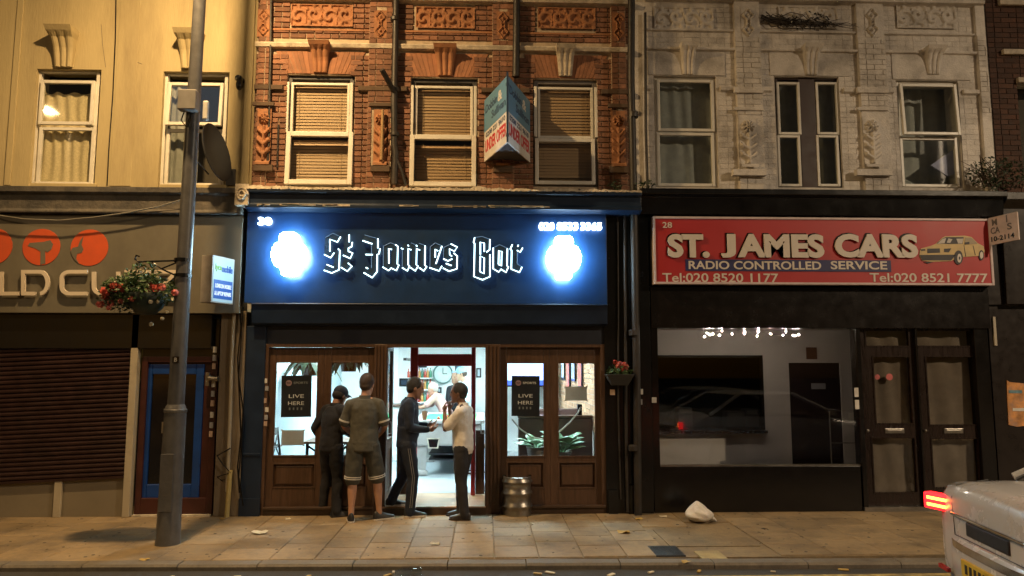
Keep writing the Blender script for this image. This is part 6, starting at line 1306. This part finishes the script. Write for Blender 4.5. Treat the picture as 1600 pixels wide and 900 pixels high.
clB = mat('black_cloth', (.012, .012, .016), .85, var=.25, scale=20, bump=.2, bscale=120); clN = mat('navy_cloth', (.010, .016, .035), .8, var=.25, scale=20, bump=.2, bscale=120); clG = mat('grey_green_cloth', (.085, .083, .070), .9, var=.15, scale=25, bump=.2, bscale=140); clG2 = mat('dark_grey_cloth', (.060, .060, .052), .9, var=.15, scale=25, bump=.2, bscale=140); clW = mat('white_cloth', (.76, .72, .67), .85, var=.08, scale=20, bump=.2, bscale=120); clT = mat('charcoal_trousers', (.024, .023, .027), .85, var=.2, bump=.2); wht = mat('white_trim', (.66, .64, .6), .6); shB = mat('black_shoe', (.012, .012, .013), .5); shS = mat('pale_sole', (.5, .46, .42), .7); shD = mat('brown_black_shoe', (.02, .014, .012), .35)
def G(px, py): x, y = gnd(px, py); return (x, y, 0)
# the man in the grey T-shirt and shorts, back to us
person('man with cropped hair in grey T-shirt and shorts, seen from behind', G(566, 814), R(6), 1.77, dict(anL=(-.13, -.05, .085), knL=(-.125, .0, .49), hipL=(-.098, 0, .90), anR=(.20, .02, .085), knR=(.165, .03, .50), fyL=6, fyR=-62, hd=(.02, .05, 1.63), hyaw=-12, hpit=12, elL=(-.245, .02, 1.14), wrL=(-.17, .24, 1.02), hdL=(.3, 1, .1), elR=(.25, .0, 1.13), wrR=(.17, .22, 1.0), hdR=(-.3, 1, 0), ch=(.0, .01, 1.24)), sk_l, ('short', clG, dict(hem=wht, drop=.10, name='t_shirt', collar=clG)), ('shorts', clG2, dict(hem=wht)), (shB, shS), hair_g)
# dark figure in a cap
person('man in dark cap, navy jacket and trousers, bowing his head beside the posters', G(515, 806), R(-38), 1.66, dict(hd=(.0, .13, 1.575), hpit=28, nk=(0, .05, 1.44), ch=(0, .02, 1.23), shL=(-.18, .03, 1.39), shR=(.18, .03, 1.39), elL=(-.27, -.06, 1.14), wrL=(-.25, .06, .93), hdL=(.1, .7, -.5), cuL=.7, elR=(.23, .03, 1.13), wrR=(.12, .25, 1.05), hdR=(-.3, 1, .1), anL=(-.16, .02, .085), anR=(.13, .0, .085), knL=(-.13, .05, .5), fyL=30, fyR=-20), sk_m, ('long', clB, dict(name='jacket', drop=.08, collar=clB)), ('long', clB, dict()), (shB, shD), hair_b, cap=clN)
# man in navy tracksuit facing right
p3 = person('man in navy tracksuit with white leg stripes, on the left of the bar entrance', G(634, 806), R(-78), 1.74, dict(hd=(0, .10, 1.61), hpit=14, nk=(0, .03, 1.45), belly=.03, shL=(-.18, .0, 1.40), shR=(.18, .0, 1.40), elL=(-.22, .02, 1.12), wrL=(-.10, .27, 1.12), hdL=(.3, 1, .2), pnL=(.6, 0, 1), elR=(.24, .0, 1.12), wrR=(.12, .26, 1.08), hdR=(-.25, 1, .15), pnR=(-.5, 0, 1), cuL=.5, cuR=.5, anR=(.10, .04, .085), knR=(.11, .07, .5), anL=(-.12, -.17, .19), knL=(-.11, .0, .55), fyR=-4, fyL=10), sk_m, ('long', clN, dict(name='track_jacket', drop=.07, collar=clN)), ('long', clN, dict(stripe=mat('grey_trim', (.22, .22, .23), .7))), (shB, shS), hair_b)
# man in white polo facing left, hand to his mouth
person('man in white polo shirt and dark trousers, hands raised to his mouth by the entrance', G(723, 810), R(74), 1.66, dict(hd=(0, .07, 1.625), hpit=2, hyaw=8, belly=.02, elR=(.16, .20, 1.17), wrR=(.05, .21, 1.40), hdR=(-.1, -.05, 1), pnR=(-.2, -1, 0), cuR=.7, elL=(-.17, .19, 1.16), wrL=(-.07, .24, 1.38), hdL=(.1, 0, 1), pnL=(.3, -1, 0), cuL=.7, anL=(-.10, -.06, .085), knL=(-.1, .0, .5), anR=(.10, .06, .085), knR=(.1, .05, .5), fyL=10, fyR=-4), sk_d, ('short', clW, dict(name='polo_shirt', drop=.05, yoke=clB, collar=clW)), ('long', clT, dict()), (shD, shD), hair_b)
ph = thing('drink_carton', 'pale drink cup held by the man in the navy tracksuit', 'cup', (0, 0, 0)); q = at(664, 652, -.45); ph.location = (q[0], -.5, q[1] - .03)
MB().lathe([(.028, 0), (.036, .11), (.034, .11), (.027, .006)], (0, 0, 0), 16).build('cup_wall', stk[0], ph, local=True, smooth=True); MB().lathe([(.004, .09), (.0335, .09)], (0, 0, 0), 16).build('drink', mat('beer', (.4, .2, .04), .2), ph, local=True)
# people inside
IP = 'people inside the bar'
def Gi(px, Y): return (at(px, 700, Y)[0], Y, zfl)
person('woman in pink top leaning over the far end of the pool table', Gi(697, 4.85), R(80), 1.62, dict(hd=(0, .30, 1.45), hpit=10, nk=(0, .22, 1.32), ch=(0, .12, 1.15), shL=(-.17, .2, 1.28), shR=(.17, .2, 1.28), elL=(-.2, .42, 1.08), elR=(.2, .42, 1.08), wrL=(-.15, .62, 1.04), wrR=(.15, .62, 1.04), hdL=(0, 1, 0), hdR=(0, 1, 0)), sk_l, ('short', mat('pink_cloth', (.55, .30, .28), .85), dict(name='top')), ('long', clB, dict()), (shB, shD), mat('grey_hair', (.4, .36, .32), .6), IP, False)
person('man in dark jacket standing at the back wall of the bar', Gi(712, 5.5), R(150), 1.66, dict(), sk_m, ('long', clB, dict(name='jacket')), ('long', clB, dict()), (shB, shD), hair_b, IP, False)
person('man in pale blue shirt and cap standing behind the pool table', Gi(727, 5.0), R(95), 1.76, dict(hd=(0, .09, 1.62), hpit=10), sk_l, ('long', mat('pale_blue_shirt', (.45, .58, .68), .8), dict(name='shirt')), ('long', clN, dict()), (shB, shD), hair_g, IP, False, cap=mat('pale_cap', (.25, .38, .5), .8))
# =================================================================== car pulling away on the right
cx_, cy_ = gnd(1548, 800, .80)
car = thing('saloon_car', 'silver saloon car with lit red tail lights pulling away by the kerb', 'car', (3.46, -4.58, -.052), R(-10))
cpaint = mat('silver_car_paint', (.62, .61, .61), .28, metal=.2, var=.02, scale=1, coat=.6); trim = mat('car_trim', (.02, .02, .022), .5)
ST = [(.0, .66, .40, .93), (.015, .76, .34, .985), (.05, .82, .29, 1.02), (.14, .865, .25, 1.045), (.5, .89, .22, 1.06), (1.2, .90, .20, 1.05), (3.0, .90, .2, .98), (3.9, .865, .22, .86), (4.3, .80, .26, .76), (4.46, .68, .34, .64)]
def sect(x, w_, zl, zt): 
    zz = zt - zl; pr = [(.55, 0), (.90, .0), (.97, .08), (1., .28), (.995, .55), (.985, .74), (.95, .88), (.86, .96), (.6, .995), (.3, 1.01)]
    half = [(w_ * a, zl + zz * b) for a, b in pr]; return [(x, -a, z) for a, z in half] + [(x, a, z) for a, z in reversed(half)]
MB().rings([sect(*q) for q in ST]).build('body', cpaint, car, local=True, smooth=True)
gl = mat('car_glass', (.01, .012, .014), .06, spec=.8)
MB().rings([[(a, b * y, z) for a, b in ((x0, -1), (x1, -1), (x1, 1), (x0, 1))] for x0, x1, y, z in ((.52, 3.25, .80, 1.0), (.62, 3.1, .79, 1.06), (1.25, 2.35, .64, 1.42))]).build('windows', gl, car, local=True, bevel=.03)
MB().rings([[(a, b * y, z) for a, b in ((x0, -1), (x1, -1), (x1, 1), (x0, 1))] for x0, x1, y, z in ((1.2, 2.42, .655, 1.40), (1.3, 2.3, .62, 1.45), (1.5, 2.1, .5, 1.465))]).build('roof', cpaint, car, local=True, bevel=.03)
for s_ in (-1, 1): [MB().tube(q, .033, 8).build('roof_pillar', cpaint, car, local=True, smooth=True) for q in ([(.58, s_ * .80, 1.05), (1.26, s_ * .65, 1.42)], [(2.35, s_ * .65, 1.42), (3.2, s_ * .80, 1.02)])]
# rear bumper, valance, boot seam, plate, lights
def bumper(z0, z1, d, w_): 
    n = 18; r_ = []
    for k in range(n + 1):
        u = -1 + 2 * k / n; y = u * w_; x = -d + .16 * abs(u) ** 4 + .01; r_.append([(x + .10, y, z0), (x + .02, y, z0), (x, y, z0 + .04), (x, y, z1 - .03), (x + .025, y, z1), (x + .12, y, z1 + .005)])
    return MB().rings(r_)
bumper(.32, .64, .045, .86).build('rear_bumper', cpaint, car, local=True, smooth=True)
bumper(.22, .335, .035, .82).build('valance', trim, car, local=True)
bumper(.585, .60, .052, .80).build('bumper_strip', mat('chrome', (.6, .6, .6), .12, metal=1), car, local=True)
tl = emi('tail_lamp_red', (1, .012, .015), 4.0); tb = emi('tail_lamp_bar', (1, .16, .02), 16)
for s_ in (-1, 1):
    M_ = Matrix.Translation((.016, s_ * .70, .86)) @ Matrix.Rotation(s_ * R(24), 4, 'Z')
    h = MB().box(-.035, .05, -.17, .17, -.065, .06).xf(M_).build('tail_light', tl, car, local=True, bevel=.012)
    for z in (-.03, .022): MB().box(-.041, -.036, -.13, .13, z - .011, z + .011).xf(M_).build('light_bar', tb, h, local=True)
MB().box(-.022, .03, -.52, .52, .80, .822).build('chrome_trim', MATS['chrome'], car, local=True, bevel=.005)
[MB().tube(q, .004, 5).build('boot_seam', trim, car, local=True) for q in ([(-.004, -.50, .66), (-.004, .50, .66)], [(-.002, -.50, .66), (.004, -.53, .93), (.06, -.56, 1.02), (.3, -.60, 1.052)], [(-.002, .50, .66), (.004, .53, .93), (.06, .56, 1.02), (.3, .60, 1.052)])]
MB().box(-.012, .03, -.30, .30, .69, .79).build('plate_recess', trim, car, local=True, bevel=.01)
MB().box(-.070, -.046, -.27, .27, .42, .535).build('number_plate', mat('yellow_plate', (.62, .42, .03), .5), car, local=True, bevel=.004)
for k in range(7): MB().box(-.0715, -.0702, -.225 + k * .066, -.185 + k * .066, .445, .51).build('plate_character', trim, car, local=True)
for s_ in (-1, 1): MB().box(-.055, -.03, s_ * .62 - .08, s_ * .62 + .08, .37, .40).build('reflector', mat('reflector_red', (.4, .02, .02), .2), car, local=True)
for x in (.85, 3.55):
    for s_ in (-1, 1):
        wh_ = MB().lathe([(.20, -.09), (.31, -.10), (.325, -.06), (.325, .06), (.31, .10), (.20, .09)], (x, s_ * .80, .325), 28, 'y').build('wheel', trim, car, local=True, smooth=True); MB().lathe([(.02, s_ * .092), (.19, s_ * .075), (.20, s_ * .095), (.205, s_ * .09)], (x, s_ * .80, .325), 24, 'y').build('rim', steel, wh_, local=True)
        MB().lathe([(.36, s_ * .02), (.365, s_ * .07), (.33, s_ * .075)], (x, s_ * .83, .325), 28, 'y').build('wheel_arch', trim, car, local=True)
for s_ in (-1, 1): MB().rings([[(2.95 + a, s_ * (.92 + b), 1.02 + z) for a, b in ((0, 0), (.06, .02), (.06, .16), (0, .14))] for z in (0, .12)]).build('wing_mirror', cpaint, car, local=True, bevel=.02)
for s_ in (-1, 1): MB().box(4.33, 4.42, s_ * .62 - .14, s_ * .62 + .14, .58, .68).build('headlight', stk[0], car, local=True, bevel=.02)
